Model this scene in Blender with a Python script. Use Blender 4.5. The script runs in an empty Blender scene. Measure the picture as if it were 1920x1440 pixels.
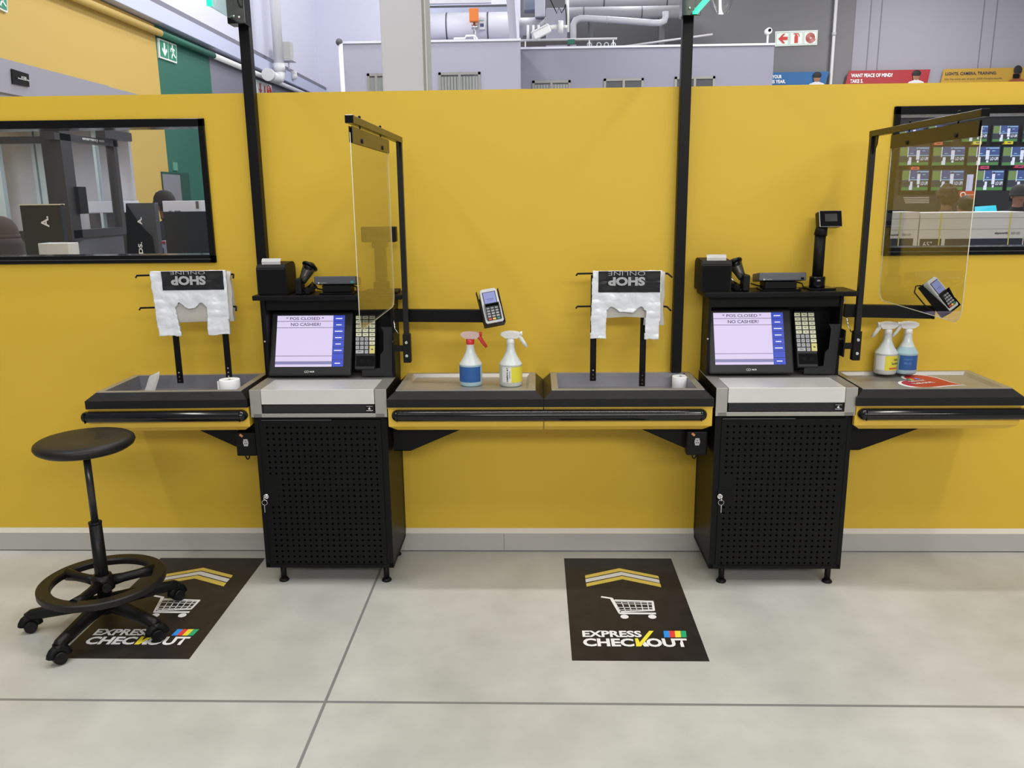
import bpy, bmesh, math, random
from mathutils import Vector, Matrix, noise
random.seed(7)
R = math.radians
S = bpy.context.scene
COL = S.collection
V = Vector
PI = math.pi

# ------------------------------------------------------------------ camera
HC, DC, FPX = 1.7, 3.7822, 1541.86
YAW, PIT, ROL = .0306, .2225, -.011
fw = V((-math.sin(YAW)*math.cos(PIT), math.cos(YAW)*math.cos(PIT), -math.sin(PIT)))
r0 = V((math.cos(YAW), math.sin(YAW), 0)); u0 = r0.cross(fw)
rt = r0*math.cos(ROL) + u0*math.sin(ROL); up = -r0*math.sin(ROL) + u0*math.cos(ROL)
CP = V((0, -DC, HC))
cam = bpy.data.objects.new('camera', bpy.data.cameras.new('camera')); COL.objects.link(cam)
cam.data.sensor_width = 36; cam.data.lens = FPX/1920*36; cam.data.clip_end = 200
m = Matrix((rt, up, -fw)).transposed().to_4x4(); m.translation = CP
cam.matrix_world = m; S.camera = cam

def ray(u, v): return fw + rt*(u-960)/FPX + up*(720-v)/FPX
def PY(u, v, y): d = ray(u, v); return CP + d*((y-CP.y)/d.y)
def PZ(u, v, z): d = ray(u, v); return CP + d*((z-CP.z)/d.z)
def PX(u, v, x): d = ray(u, v); return CP + d*((x-CP.x)/d.x)
def PP(u, v, p, n): d = ray(u, v); return CP + d*((p-CP).dot(n)/d.dot(n))

# ------------------------------------------------------------------ light
S.view_settings.view_transform = 'Standard'; S.view_settings.look = 'None'
S.view_settings.gamma = 1; S.view_settings.use_curve_mapping = False
S.view_settings.exposure = 0.0
W = bpy.data.worlds.new('hall'); S.world = W; W.use_nodes = True
W.node_tree.nodes['Background'].inputs[0].default_value = (.93, .96, 1, 1)
W.node_tree.nodes['Background'].inputs[1].default_value = .28
def area(x, y, z, sx, sy, power, col=(1, .97, .92), rot=(0, 0, 0)):
    l = bpy.data.lights.new('ceiling_light', 'AREA'); l.shape = 'RECTANGLE'; l.size = sx; l.size_y = sy
    l.energy = power; l.color = col
    o = bpy.data.objects.new('ceiling_light', l); COL.objects.link(o); o.location = (x, y, z); o.rotation_euler = rot
    return o
area(.1, -.48, 6.2, 4.5, .22, 150)
area(2.8, -2.4, 5.2, .35, 2.4, 70)
area(-3.2, -2.2, 5.4, .35, 3.0, 75)
area(.3, -4.0, 5.6, 7, .5, 70)
area(2.2, -8.5, 4.3, 8, .9, 350, rot=(R(58), 0, 0))
area(-2.5, 7, 7.4, 1.0, 9, 420, (.96, .97, 1))
for bx_, by_ in ((-3.6, 12.5), (-1.5, 18.5), (2.5, 17)):  # unseen fill lights, added to brighten the upper lilac walls and back
    l = bpy.data.lights.new('hall_fill_light', 'POINT'); l.energy = 420; l.shadow_soft_size = .35; l.color = (.95, .97, 1)
    o = bpy.data.objects.new('hall_fill_light', l); COL.objects.link(o); o.location = (bx_, by_, 8.2)
area(3.5, 9, 7.4, 1.0, 9, 480, (.96, .97, 1))
area(9, 11, 7.4, 1.0, 9, 900, (1, .98, .95))

# ------------------------------------------------------------------ materials
MATS = {}
def hexl(h):
    h = h.lstrip('#'); c = [int(h[i:i+2], 16)/255 for i in (0, 2, 4)]
    return tuple((x/12.92 if x <= .04045 else ((x+.055)/1.055)**2.4) for x in c) + (1,)
def mat(name, col, rough=.5, metal=0, spec=.5, bump=0, bscale=200, emit=None, es=1, coat=0, var=0, vscale=3):
    if name in MATS: return MATS[name]
    m = bpy.data.materials.new(name); m.use_nodes = True; nt = m.node_tree; b = nt.nodes['Principled BSDF']
    c = hexl(col) if isinstance(col, str) else tuple(col) + (1,)
    b.inputs['Base Color'].default_value = c; b.inputs['Roughness'].default_value = rough
    b.inputs['Metallic'].default_value = metal; b.inputs['Specular IOR Level'].default_value = spec
    b.inputs['Coat Weight'].default_value = coat
    if emit:
        b.inputs['Emission Color'].default_value = hexl(emit); b.inputs['Emission Strength'].default_value = es
    if bump or var:
        tc = nt.nodes.new('ShaderNodeTexCoord')
        if bump:
            n = nt.nodes.new('ShaderNodeTexNoise'); n.inputs['Scale'].default_value = bscale; n.inputs['Detail'].default_value = 3
            nt.links.new(tc.outputs['Object'], n.inputs['Vector'])
            bp = nt.nodes.new('ShaderNodeBump'); bp.inputs['Strength'].default_value = bump; bp.inputs['Distance'].default_value = .002
            nt.links.new(n.outputs['Fac'], bp.inputs['Height']); nt.links.new(bp.outputs['Normal'], b.inputs['Normal'])
        if var:
            n = nt.nodes.new('ShaderNodeTexNoise'); n.inputs['Scale'].default_value = vscale; n.inputs['Detail'].default_value = 6
            nt.links.new(tc.outputs['Object'], n.inputs['Vector'])
            mx = nt.nodes.new('ShaderNodeMix'); mx.data_type = 'RGBA'
            mx.inputs[6].default_value = tuple(x*(1-var) for x in c[:3])+(1,); mx.inputs[7].default_value = tuple(min(1, x*(1+var)) for x in c[:3])+(1,)
            nt.links.new(n.outputs['Fac'], mx.inputs[0]); nt.links.new(mx.outputs[2], b.inputs['Base Color'])
    MATS[name] = m; return m
def glassmat(name, tint=(1, 1, 1), ior=1.45, rough=.0, base=0.0):
    m = bpy.data.materials.new(name); m.use_nodes = True; nt = m.node_tree; nt.nodes.clear()
    o = nt.nodes.new('ShaderNodeOutputMaterial'); t = nt.nodes.new('ShaderNodeBsdfTransparent'); g = nt.nodes.new('ShaderNodeBsdfGlossy')
    t.inputs[0].default_value = tuple(tint)+(1,); g.inputs['Roughness'].default_value = rough
    lw = nt.nodes.new('ShaderNodeLayerWeight'); lw.inputs[0].default_value = .5
    pw = nt.nodes.new('ShaderNodeMath'); pw.operation = 'POWER'; pw.inputs[1].default_value = 5; nt.links.new(lw.outputs['Facing'], pw.inputs[0])
    f0 = ((ior-1)/(ior+1))**2 + base
    ma = nt.nodes.new('ShaderNodeMath'); ma.operation = 'MULTIPLY_ADD'; ma.inputs[1].default_value = 1-f0; ma.inputs[2].default_value = f0
    nt.links.new(pw.outputs[0], ma.inputs[0])
    mx = nt.nodes.new('ShaderNodeMixShader'); nt.links.new(ma.outputs[0], mx.inputs[0])
    nt.links.new(t.outputs[0], mx.inputs[1]); nt.links.new(g.outputs[0], mx.inputs[2]); nt.links.new(mx.outputs[0], o.inputs[0])
    MATS[name] = m; return m
yellow = mat('yellow_paint', (.64, .425, .040), .5, spec=.3, bump=.08, bscale=60, var=.03, vscale=1.5)
ypanel = mat('yellow_powdercoat', (.70, .45, .045), .35)
black = mat('black_powdercoat', (.0045, .0045, .005), .40, spec=.16, bump=.25, bscale=500)
blackm = mat('black_plastic_matt', (.0045, .0045, .005), .5, spec=.2)
blackg = mat('black_gloss', (.003, .003, .0035), .14, spec=.3)
charcoal = mat('charcoal_plastic', (.016, .017, .019), .42, spec=.3)
bump_b = mat('black_bumper', (.004, .004, .005), .12, spec=.45)
texb = mat('black_textured_trim', (.005, .005, .006), .26, spec=.28, bump=1.0, bscale=420)
steel = mat('brushed_steel', (.42, .405, .38), .46, metal=.75, bump=.05, bscale=90, var=.06, vscale=8)
steeld = mat('steel_bin', (.24, .24, .265), .45, metal=.7, bump=.05, bscale=90)
steell = mat('bright_steel', (.70, .69, .67), .34, metal=.35, bump=.04, bscale=60, var=.05, vscale=14)
chrome = mat('chrome', (.75, .75, .75), .15, metal=1)
white = mat('white_plastic', (.78, .78, .78), .35)
paper = mat('paper', (.82, .83, .85), .7)
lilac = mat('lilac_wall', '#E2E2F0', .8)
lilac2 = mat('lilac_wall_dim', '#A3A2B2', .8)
greyw = mat('grey_wall', '#9B9AA0', .8)
darkgrey = mat('dark_grey', (.10, .10, .11), .6)
glass = glassmat('clear_acrylic', (.93, .93, .90), 1.5, .01)
pane = glassmat('window_pane', (.93, .94, .95), 1.45, .0)

# ------------------------------------------------------------------ mesh builder
class MB:
    def __init__(s): s.bm = bmesh.new(); s.mi = 0
    def _v(s, pts): return [s.bm.verts.new(p) for p in pts]
    def face(s, pts):
        f = s.bm.faces.new(s._v(pts)); f.material_index = s.mi; return f
    def box(s, x0, x1, y0, y1, z0, z1, bev=0, M=None, seg=2):
        vs = s._v([(x, y, z) for x in (x0, x1) for y in (y0, y1) for z in (z0, z1)])
        fs = []
        for q in ((0, 1, 3, 2), (4, 6, 7, 5), (0, 4, 5, 1), (2, 3, 7, 6), (0, 2, 6, 4), (1, 5, 7, 3)):
            f = s.bm.faces.new([vs[i] for i in q]); f.material_index = s.mi; fs.append(f)
        if bev:
            es = list({e for f in fs for e in f.edges})
            r = bmesh.ops.bevel(s.bm, geom=es, offset=bev, segments=seg, affect='EDGES', profile=.5)
            vs = list({v for f in r['faces'] for v in f.verts} | {v for v in vs if v.is_valid})
        if M is not None: bmesh.ops.transform(s.bm, matrix=M, verts=vs)
        return vs
    def beam(s, p0, p1, w, h, upv=V((0, 0, 1)), bev=0):
        p0, p1 = V(p0), V(p1); d = p1-p0; L = d.length; d.normalize(); a = d.cross(upv).normalized(); b = a.cross(d)
        M = Matrix((a, d, b)).transposed().to_4x4(); M.translation = p0
        return s.box(-w/2, w/2, 0, L, -h/2, h/2, bev, M)
    def cyl(s, p0, p1, r, r2=None, n=20, caps=True):
        p0, p1 = V(p0), V(p1); r2 = r if r2 is None else r2; d = (p1-p0).normalized()
        a = d.cross(V((0, 0, 1)) if abs(d.z) < .9 else V((1, 0, 0))).normalized(); b = d.cross(a)
        A = []; B = []
        for i in range(n):
            t = 2*PI*i/n; o = a*math.cos(t)+b*math.sin(t); A.append(s.bm.verts.new(p0+o*r)); B.append(s.bm.verts.new(p1+o*r2))
        for i in range(n):
            f = s.bm.faces.new((A[i], A[(i+1) % n], B[(i+1) % n], B[i])); f.material_index = s.mi; f.smooth = True
        if caps:
            for c in (A[::-1], B): f = s.bm.faces.new(c); f.material_index = s.mi
    def tube(s, pts, r, n=10, closed=False):
        pts = [V(p) for p in pts]; rings = []; prev = None
        N = len(pts)
        for i, p in enumerate(pts):
            if closed: d = (pts[(i+1) % N]-pts[i-1])
            else: d = pts[min(i+1, N-1)]-pts[max(i-1, 0)]
            d.normalize()
            a = (prev - d*prev.dot(d)) if prev else d.cross(V((0, 0, 1)) if abs(d.z) < .9 else V((1, 0, 0)))
            a.normalize(); prev = a; b = d.cross(a); rr = r[i] if isinstance(r, (list, tuple)) else r
            rings.append([s.bm.verts.new(p+(a*math.cos(2*PI*k/n)+b*math.sin(2*PI*k/n))*rr) for k in range(n)])
        for i in range(N if closed else N-1):
            A, B = rings[i], rings[(i+1) % N]
            for k in range(n):
                f = s.bm.faces.new((A[k], A[(k+1) % n], B[(k+1) % n], B[k])); f.material_index = s.mi; f.smooth = True
        if not closed:
            for c in (rings[0][::-1], rings[-1]): f = s.bm.faces.new(c); f.material_index = s.mi
    def lathe(s, prof, c=(0, 0, 0), n=32, a0=0, a1=2*PI, sy=1, smooth=True):
        c = V(c); full = abs(a1-a0-2*PI) < 1e-6; cnt = n if full else n+1; rings = []
        for r, z in prof:
            rings.append([s.bm.verts.new(c+V((r*math.cos(a0+(a1-a0)*k/n), sy*r*math.sin(a0+(a1-a0)*k/n), z))) for k in range(cnt)])
        for A, B in zip(rings, rings[1:]):
            for k in range(n):
                q = (A[k], A[(k+1) % cnt], B[(k+1) % cnt], B[k])
                try: f = s.bm.faces.new(q); f.material_index = s.mi; f.smooth = smooth
                except ValueError: pass
    def prism(s, pts, d):
        """closed outline pts (3D), pushed by vector d"""
        d = V(d); A = s._v(pts); B = s._v([V(p)+d for p in pts]); n = len(pts)
        f1 = s.bm.faces.new(A); f2 = s.bm.faces.new(B[::-1]); fs = [f1, f2]
        for i in range(n): fs.append(s.bm.faces.new((A[i], B[i], B[(i+1) % n], A[(i+1) % n])))
        for f in fs: f.material_index = s.mi
        return fs
    def sphere(s, c, r, sx=1, sy=1, sz=1, n=20, M=None):
        mm = Matrix.Translation(V(c)) @ (M or Matrix()) @ Matrix.Diagonal((sx, sy, sz, 1))
        g = bmesh.ops.create_uvsphere(s.bm, u_segments=n, v_segments=max(6, n//2), radius=r, matrix=mm)
        for v in g['verts']:
            for f in v.link_faces: f.material_index = s.mi; f.smooth = True
    def build(s, name, mats, parent=None, local=False):
        bmesh.ops.recalc_face_normals(s.bm, faces=s.bm.faces[:])
        me = bpy.data.meshes.new(name); s.bm.to_mesh(me); s.bm.free()
        for m in (mats if isinstance(mats, (list, tuple)) else [mats]): me.materials.append(m)
        o = bpy.data.objects.new(name, me); COL.objects.link(o)
        if parent:
            if not local:
                off = V((0, 0, 0)); q = parent
                while q: off += q.location; q = q.parent
                me.transform(Matrix.Translation(-off))
            o.parent = parent
        return o
def tag(o, label, cat, group=None, kind=None):
    if label: o['label'] = label
    if cat: o['category'] = cat
    if group: o['group'] = group
    if kind: o['kind'] = kind
    return o
def thing(name, label, cat, loc=(0, 0, 0), group=None):
    o = bpy.data.objects.new(name, None); COL.objects.link(o); o.location = loc; o.empty_display_size = .05
    return tag(o, label, cat, group)
def rebase(o, p):
    p = V(p); o.data.transform(Matrix.Translation(-p)); o.location = p; return o
def struct(name, mb, m, parent=None):
    o = mb.build(name, m, parent)
    if not parent: o['kind'] = 'structure'
    return o
def dup(root, loc, label=None, rz=None):
    def cp(o, par):
        c = o.copy(); COL.objects.link(c); c.parent = par
        for ch in o.children: cp(ch, c)
        return c
    r = cp(root, None); r.location = loc
    if rz is not None: r.rotation_euler.z = rz
    if label: r['label'] = label
    return r
def poly(mb, pts, d): mb.prism([V(p) for p in pts], d)
def textmesh(body, P, Rv, Uv, w, h, mt, parent, name='lettering', bold=0, depth=.0006, label=None, res=3):
    """lettering fitted into a w x h box whose lower left corner is P, along Rv / Uv"""
    cu = bpy.data.curves.new(name, 'FONT'); cu.body = body; cu.size = 1; cu.offset = bold; cu.resolution_u = res
    ob = bpy.data.objects.new(name, cu); COL.objects.link(ob)
    dg = bpy.context.evaluated_depsgraph_get(); me = bpy.data.meshes.new_from_object(ob.evaluated_get(dg))
    bpy.data.objects.remove(ob)
    xs = [v.co.x for v in me.vertices]; ys = [v.co.y for v in me.vertices]
    x0, x1, y0, y1 = min(xs), max(xs), min(ys), max(ys); Rv = V(Rv).normalized(); Uv = V(Uv).normalized(); N = Rv.cross(Uv)
    off = V((0, 0, 0)); q = parent
    while q: off += q.location; q = q.parent
    for v in me.vertices:
        v.co = V(P)-off + Rv*((v.co.x-x0)/(x1-x0)*w) + Uv*((v.co.y-y0)/(y1-y0)*h) + N*depth
    me.materials.clear(); me.materials.append(mt)
    o = bpy.data.objects.new(name, me); COL.objects.link(o); o.parent = parent
    if label: o['label'] = label
    return o
def stroke(mb, a, b, w, N, t):
    a, b = V(a), V(b); d = (b-a).normalized(); s = d.cross(V(N)).normalized()*w/2
    mb.prism([a-s, b-s, b+s, a+s], V(N)*t)

# ------------------------------------------------------------------ floor
fm = bpy.data.materials.new('polished_concrete'); fm.use_nodes = True; nt = fm.node_tree; b = nt.nodes['Principled BSDF']
def N_(t, **k):
    n = nt.nodes.new(t)
    for a, v in k.items(): setattr(n, a, v)
    return n
geo = N_('ShaderNodeNewGeometry'); sep = N_('ShaderNodeSeparateXYZ'); nt.links.new(geo.outputs['Position'], sep.inputs[0])
n1 = N_('ShaderNodeTexNoise'); n1.inputs['Scale'].default_value = .9; n1.inputs['Detail'].default_value = 9; n1.inputs['Roughness'].default_value = .62
n2 = N_('ShaderNodeTexNoise'); n2.inputs['Scale'].default_value = 5; n2.inputs['Detail'].default_value = 8
for n in (n1, n2): nt.links.new(geo.outputs['Position'], n.inputs['Vector'])
rp = N_('ShaderNodeValToRGB'); nt.links.new(n1.outputs['Fac'], rp.inputs[0])
rp.color_ramp.elements[0].position = .3; rp.color_ramp.elements[0].color = (.40, .40, .37, 1)
rp.color_ramp.elements[1].position = .7; rp.color_ramp.elements[1].color = (.54, .54, .505, 1)
mx = N_('ShaderNodeMix', data_type='RGBA', blend_type='OVERLAY'); mx.inputs[0].default_value = .18
nt.links.new(rp.outputs[0], mx.inputs[6]); nt.links.new(n2.outputs['Fac'], mx.inputs[7])
def line(axis, pos, w):
    s = N_('ShaderNodeMath', operation='SUBTRACT'); nt.links.new(sep.outputs[axis], s.inputs[0]); s.inputs[1].default_value = pos
    a = N_('ShaderNodeMath', operation='ABSOLUTE'); nt.links.new(s.outputs[0], a.inputs[0])
    c = N_('ShaderNodeMath', operation='LESS_THAN'); nt.links.new(a.outputs[0], c.inputs[0]); c.inputs[1].default_value = w/2; return c
l1, l2 = line('Y', -1.26, .013), line('X', -.738, .011)
mxx = N_('ShaderNodeMath', operation='MAXIMUM'); nt.links.new(l1.outputs[0], mxx.inputs[0]); nt.links.new(l2.outputs[0], mxx.inputs[1])
mj = N_('ShaderNodeMix', data_type='RGBA'); nt.links.new(mxx.outputs[0], mj.inputs[0]); nt.links.new(mx.outputs[2], mj.inputs[6]); mj.inputs[7].default_value = (.20, .20, .195, 1)
nt.links.new(mj.outputs[2], b.inputs['Base Color'])
rr = N_('ShaderNodeMapRange'); nt.links.new(n2.outputs['Fac'], rr.inputs[0]); rr.inputs[3].default_value = .33; rr.inputs[4].default_value = .5
nt.links.new(rr.outputs[0], b.inputs['Roughness'])
mb = MB(); mb.box(-8, 24, -7, 24, -.1, 0); struct('floor', mb, fm)

# ------------------------------------------------------------------ yellow partition wall with two windows
WT = 2.163
W1R, W1T, W1B = PY(386, 225, 0).x, PY(300, 223, 0).z, PY(300, 493, 0).z
W2L, W2T, W2B = PY(1665, 340, 0).x, PY(1800, 198, 0).z, PY(1800, 478, 0).z
mb = MB()
X0, X1, T = -5.0, 5.0, .11
W1L, W2R = -3.4, 3.6
W1R = PY(395, 360, 0).x
def seg(x0, x1, z0, z1): mb.box(x0, x1, 0, T, z0, z1)
seg(X0, W1L, 0, WT); seg(W1L, W1R, 0, W1B); seg(W1L, W1R, W1T, WT); seg(W1R, W2L, 0, WT)
seg(W2L, W2R, 0, W2B); seg(W2L, W2R, W2T, WT); seg(W2R, X1, 0, WT)
bmesh.ops.remove_doubles(mb.bm, verts=mb.bm.verts[:], dist=.0005)
struct('wall_front', mb, yellow)
cream = mat('cream_trim', (.62, .58, .50), .5); skirt = mat('grey_skirting', (.42, .41, .39), .45)
mb = MB()
zb1, zb2 = PY(900, 1000, -.012).z, PY(900, 990, 0).z
mb.prism([(X0, -.012, .005), (X0, -.012, zb1), (X0, 0, zb1), (X0, 0, .005)], (X1-X0, 0, 0)); mb.mi = 1
mb.prism([(X0, -.0125, zb1), (X0, -.0, zb2), (X0, 0, zb1)], (X1-X0, 0, 0)); mb.mi = 2
mb.box(X0, X1, -.006, 0, 0, .005); mb.mi = 3
mb.box(PY(945, 1010, -.012).x-.001, PY(945, 1010, -.012).x+.001, -.0125, -.011, .006, zb1)
struct('baseboard_front', mb, [skirt, cream, blackm, darkgrey])
def winframe(name, x0, x1, z0, z1):
    mb = MB(); w = .036; d0, d1 = -.014, T+.01
    mb.box(x0, x1, d0, d1, z1-w, z1, .003); mb.box(x0, x1, d0, d1, z0, z0+w, .003)
    mb.box(x0, x0+w*.75, d0, d1, z0, z1, .003); mb.box(x1-w*.75, x1, d0, d1, z0, z1, .003)
    mb.mi = 1; mb.box(x0+.02, x1-.02, d0-.001, d0+.001, z0+w*.45, z0+w*.50)
    o = struct(name, mb, [blackg, darkgrey])
    m2 = MB(); m2.box(x0+w*.7, x1-w*.7, .04, .046, z0+w, z1-w); m2.build('glass_pane', pane, o)
winframe('window_1', W1L, W1R, W1B, W1T); winframe('window_2', W2L, W2R, W2B, W2T)

# ------------------------------------------------------------------ floor decals
decalb = mat('decal_black', (.020, .017, .016), .42, spec=.3, var=.6, vscale=14)
dw = mat('decal_white', (.80, .80, .80), .5); dy = mat('decal_yellow', (.80, .62, .12), .5)
MAT4 = [mat('decal_blue', (.02, .28, .80), .5), mat('decal_red', (.72, .05, .04), .5), mat('decal_bright_yellow', (.85, .72, .05), .5), mat('decal_green', (.02, .38, .16), .5)]
dec = thing('floor_decal', 'black express checkout floor sticker lying clear on the concrete between the two counters', 'floor sticker', (.386, -.54, 0), 'express checkout floor stickers')
mb = MB(); mb.box(.129, .643, -.99, -.092, .0003, .0012); mb.build('sticker_sheet', decalb, dec)
F = lambda u, v: PZ(u, v, .0013)
def fpoly(name, polys, m):
    mb = MB()
    for p in polys: poly(mb, [F(*q) for q in p], (0, 0, .0004))
    return mb.build(name, m, dec)
fpoly('chevron', [[(1097, 1079), (1161, 1065.5), (1234, 1080), (1236, 1085), (1163, 1071), (1097.5, 1084.5)]], dy)
fpoly('chevron', [[(1097.5, 1086), (1164, 1072.5), (1236, 1087), (1237, 1093), (1166, 1078.5), (1098.5, 1092)]], dw)['label'] = 'white middle chevron'
fpoly('chevron', [[(1099, 1094), (1166, 1080), (1238, 1094.5), (1240, 1101), (1167, 1086), (1100, 1100)]], dy)
mb = MB()
def fs(a, b, w): stroke(mb, F(*a), F(*b), w, (0, 0, 1), .0004)
for a, b, w in [((1127, 1119), (1147, 1122), .012), ((1146, 1121.5), (1163, 1150), .014), ((1161, 1150), (1230, 1150.3), .014), ((1152, 1125.5), (1225, 1128), .012),
                ((1223.5, 1128), (1226, 1145), .010), ((1162, 1147), (1226, 1144.5), .010), ((1154, 1131.5), (1225, 1134), .004), ((1157, 1139), (1226, 1139.5), .004), ((1154, 1128.3), (1225, 1130.7), .003), ((1159, 1143.3), (1226, 1142.6), .003)]: fs(a, b, w)
for i in range(1, 6): fs((1152+i*12.3, 1126+i*.4), (1162+i*11, 1146), .004)
for u in (1171, 1223):
    c = F(u, 1156.3); mb.lathe([(0, .0), (.017, 0), (.017, .0004), (0, .0004)], c, 20, smooth=False)
mb.build('shopping_cart_picture', dw, dec)
def ftext(body, u0, v0, u1, v1, m, bold):
    P = F(u0, v1); w = F(u1, v1).x-P.x; h = F(u0, v0).y-P.y
    textmesh(body, P, (1, 0, 0), (0, 1, 0), w, h, m, dec, bold=bold)
ftext('EXPRESS', 1092.5, 1182.5, 1204, 1194.5, dw, .035)
ftext('CHEC', 1094, 1197, 1190, 1212, dw, .04)
ftext('OUT', 1214, 1197, 1292, 1213, dw, .04)
fpoly('tick_mark', [[(1190.5, 1197), (1196, 1197), (1199.5, 1204.5), (1217, 1183), (1225.5, 1183), (1202, 1212), (1193, 1212)]], MAT4[2])
fpoly('letter_leg', [[(1204, 1207.5), (1209.5, 1203), (1217.5, 1212), (1208, 1212.2)]], dw)
for i in range(4):
    u = 1244+i*10.5
    fpoly('colour_block', [[(u, 1183), (u+10.5, 1183), (u+12, 1195), (u+1.4, 1195)]], MAT4[i])
d2 = dup(dec, (.386-1.970, -.545, 0), 'black express checkout floor sticker partly under the wheeled stool')

# ------------------------------------------------------------------ checkout cabinets
CX0, CX1, CYF = -1.227, -.647, -.365
cab = thing('checkout_cabinet', 'black perforated checkout cabinet nearer the wheeled stool with steel drawer top', 'cabinet', (-.937, -.18, 0), 'checkout cabinets')
mb = MB(); w = .018
mb.box(CX0, CX0+w, CYF, -.001, .079, .787); mb.box(CX1-w, CX1, CYF, -.001, .079, .787)
mb.box(CX0, CX1, CYF, -.001, .079, .100); mb.box(CX0, CX1, CYF, -.001, .775, .787)
mb.box(CX0, CX1, -.03, -.001, .09, .787)
mb.box(CX0+w, CX0+.03, CYF+.002, CYF+.03, .1, .78); mb.box(CX1-.03, CX1-w, CYF+.002, CYF+.03, .1, .78)
mb.build('body', black, cab)
# perforated door
dx0, dx1, dz0, dz1, dyf = CX0+.028, CX1-.028, .100, .772, CYF-.003
mb = MB(); nc, nr = 19, 25; sp = .0262; hx0 = (dx0+dx1)/2-(nc*sp)/2; hz0 = dz1-.022-nr*sp; hr = .0052
def door_cell(x, z, hole):
    if not hole: mb.face([(x, dyf, z), (x+sp, dyf, z), (x+sp, dyf, z+sp), (x, dyf, z+sp)]); return
    cx, cz = x+sp/2, z+sp/2; o = []; i_ = []; j = []
    corners = [(x+sp, cz), (x+sp, z+sp), (cx, z+sp), (x, z+sp), (x, cz), (x, z), (cx, z), (x+sp, z)]
    for k in range(8):
        a = k*PI/4; o.append((corners[k][0], dyf, corners[k][1])); i_.append((cx+hr*math.cos(a), dyf, cz+hr*math.sin(a))); j.append((cx+hr*math.cos(a), dyf+.002, cz+hr*math.sin(a)))
    for k in range(8):
        n = (k+1) % 8; mb.face([o[k], o[n], i_[n], i_[k]]); mb.face([i_[k], i_[n], j[n], j[k]])
for r in range(nr):
    for c in range(nc):
        lock = c < 2 and 8 < nr-1-r < 12 or c == 0 and 11 <= nr-1-r < 13
        door_cell(hx0+c*sp, hz0+r*sp, not lock)
hx1, hz1 = hx0+nc*sp, hz0+nr*sp
mb.box(dx0, hx0, dyf, dyf+.014, dz0, dz1); mb.box(hx1, dx1, dyf, dyf+.014, dz0, dz1)
mb.box(hx0, hx1, dyf, dyf+.014, dz0, hz0); mb.box(hx0, hx1, dyf, dyf+.014, hz1, dz1)
bmesh.ops.remove_doubles(mb.bm, verts=mb.bm.verts[:], dist=.0003)
door = mb.build('door', black, cab)
lk = PY(501, 929, dyf)
mb = MB(); mb.box(dx0-.004, dx0+.055, dyf-.0015, dyf, lk.z-.035, lk.z+.025, .0005); mb.build('lock_plate', black, door)
mb = MB(); mb.cyl((lk.x, dyf-.001, lk.z), (lk.x, dyf-.016, lk.z), .011); mb.cyl((lk.x, dyf-.016, lk.z), (lk.x, dyf-.018, lk.z), .008)
mb.build('lock', chrome, door)
mb = MB(); mb.box(lk.x-.0015, lk.x+.0015, dyf-.045, dyf-.018, lk.z-.009, lk.z+.009, .0005)
mb.tube([V((lk.x+.012*math.sin(t), dyf-.040, lk.z-.018+.012*math.cos(t))) for t in [2*PI*i/20 for i in range(20)]], .0011, 6, True)
mb.box(lk.x-.001, lk.x+.0015, dyf-.046, dyf-.036, lk.z-.062, lk.z-.028, .0004)
mb.build('key', chrome, door)
mb = MB(); mb.box(dx0+.003, dx0+.31, dyf-.001, dyf+.001, dz1-.0018, dz1); mb.build('door_edge_strip', steeld, door)
for fx in (-1.161, -.688):
    for fy in (CYF+.035, -.05):
        mb = MB(); mb.cyl((fx, fy, .014), (fx, fy, .08), .013); mb.lathe([(0, 0), (.021, 0), (.023, .004), (.020, .010), (.010, .016), (0, .018)], (fx, fy, 0), 20)
        mb.build('leg', blackm, cab)
# steel surround
SX0, SX1, SY, ZS, ZT = -1.2325, -.6415, -.385, .787, .9095
lx0, lx1 = PY(489.5, 745, SY).x, PY(701.5, 745, SY).x; zl = PY(600, 758, SY).z; zd = PY(600, 775, SY).z
mb = MB()
mb.box(SX0, lx0-.002, SY, -.004, ZS, ZT, .0015); mb.box(lx1+.002, SX1, SY, -.004, ZS, ZT, .0015)
mb.box(SX0+.01, SX1-.01, SY, -.10, ZS, zd-.001, .0015); mb.box(lx0-.002, lx1+.002, -.19, -.004, ZS, ZT-.001)
mb.build('steel_surround', steel, cab)
for xs_ in (SX0-.0008, SX1-.0005): mb = MB(); mb.box(xs_, xs_+.0013, SY+.002, -.004, ZS+.001, ZT-.001); mb.build('side_skin', black, cab)
mb = MB(); mb.box(lx0, lx1, SY-.002, -.19, zl, ZT+.001, .0015); mb.build('counter_lid', steell, cab)['label'] = 'bright worn steel lid'
mb = MB(); mb.box(lx0+.004, lx1-.003, SY+.004, -.12, zd+.001, zl-.003, .002); dr = mb.build('drawer', charcoal, cab)
lp = PY(693, 766, SY+.003)
mb = MB(); mb.box(lp.x-.018, lp.x+.018, SY+.0025, SY+.005, lp.z-.013, lp.z+.013); pl = mb.build('badge', blackg, dr)
mb = MB(); mb.prism([(lp.x-.007, SY+.002, lp.z-.002), (lp.x, SY+.002, lp.z+.006), (lp.x+.003, SY+.002, lp.z+.003), (lp.x-.001, SY+.002, lp.z), (lp.x+.007, SY+.002, lp.z-.003), (lp.x, SY+.002, lp.z-.005)], (0, .0008, 0))
mb.box(lp.x-.014, lp.x+.014, SY+.002, SY+.003, lp.z-.010, lp.z-.008); mb.box(lp.x-.014, lp.x+.014, SY+.002, SY+.003, lp.z+.009, lp.z+.010); mb.build('badge_mark', white, pl)
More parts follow.
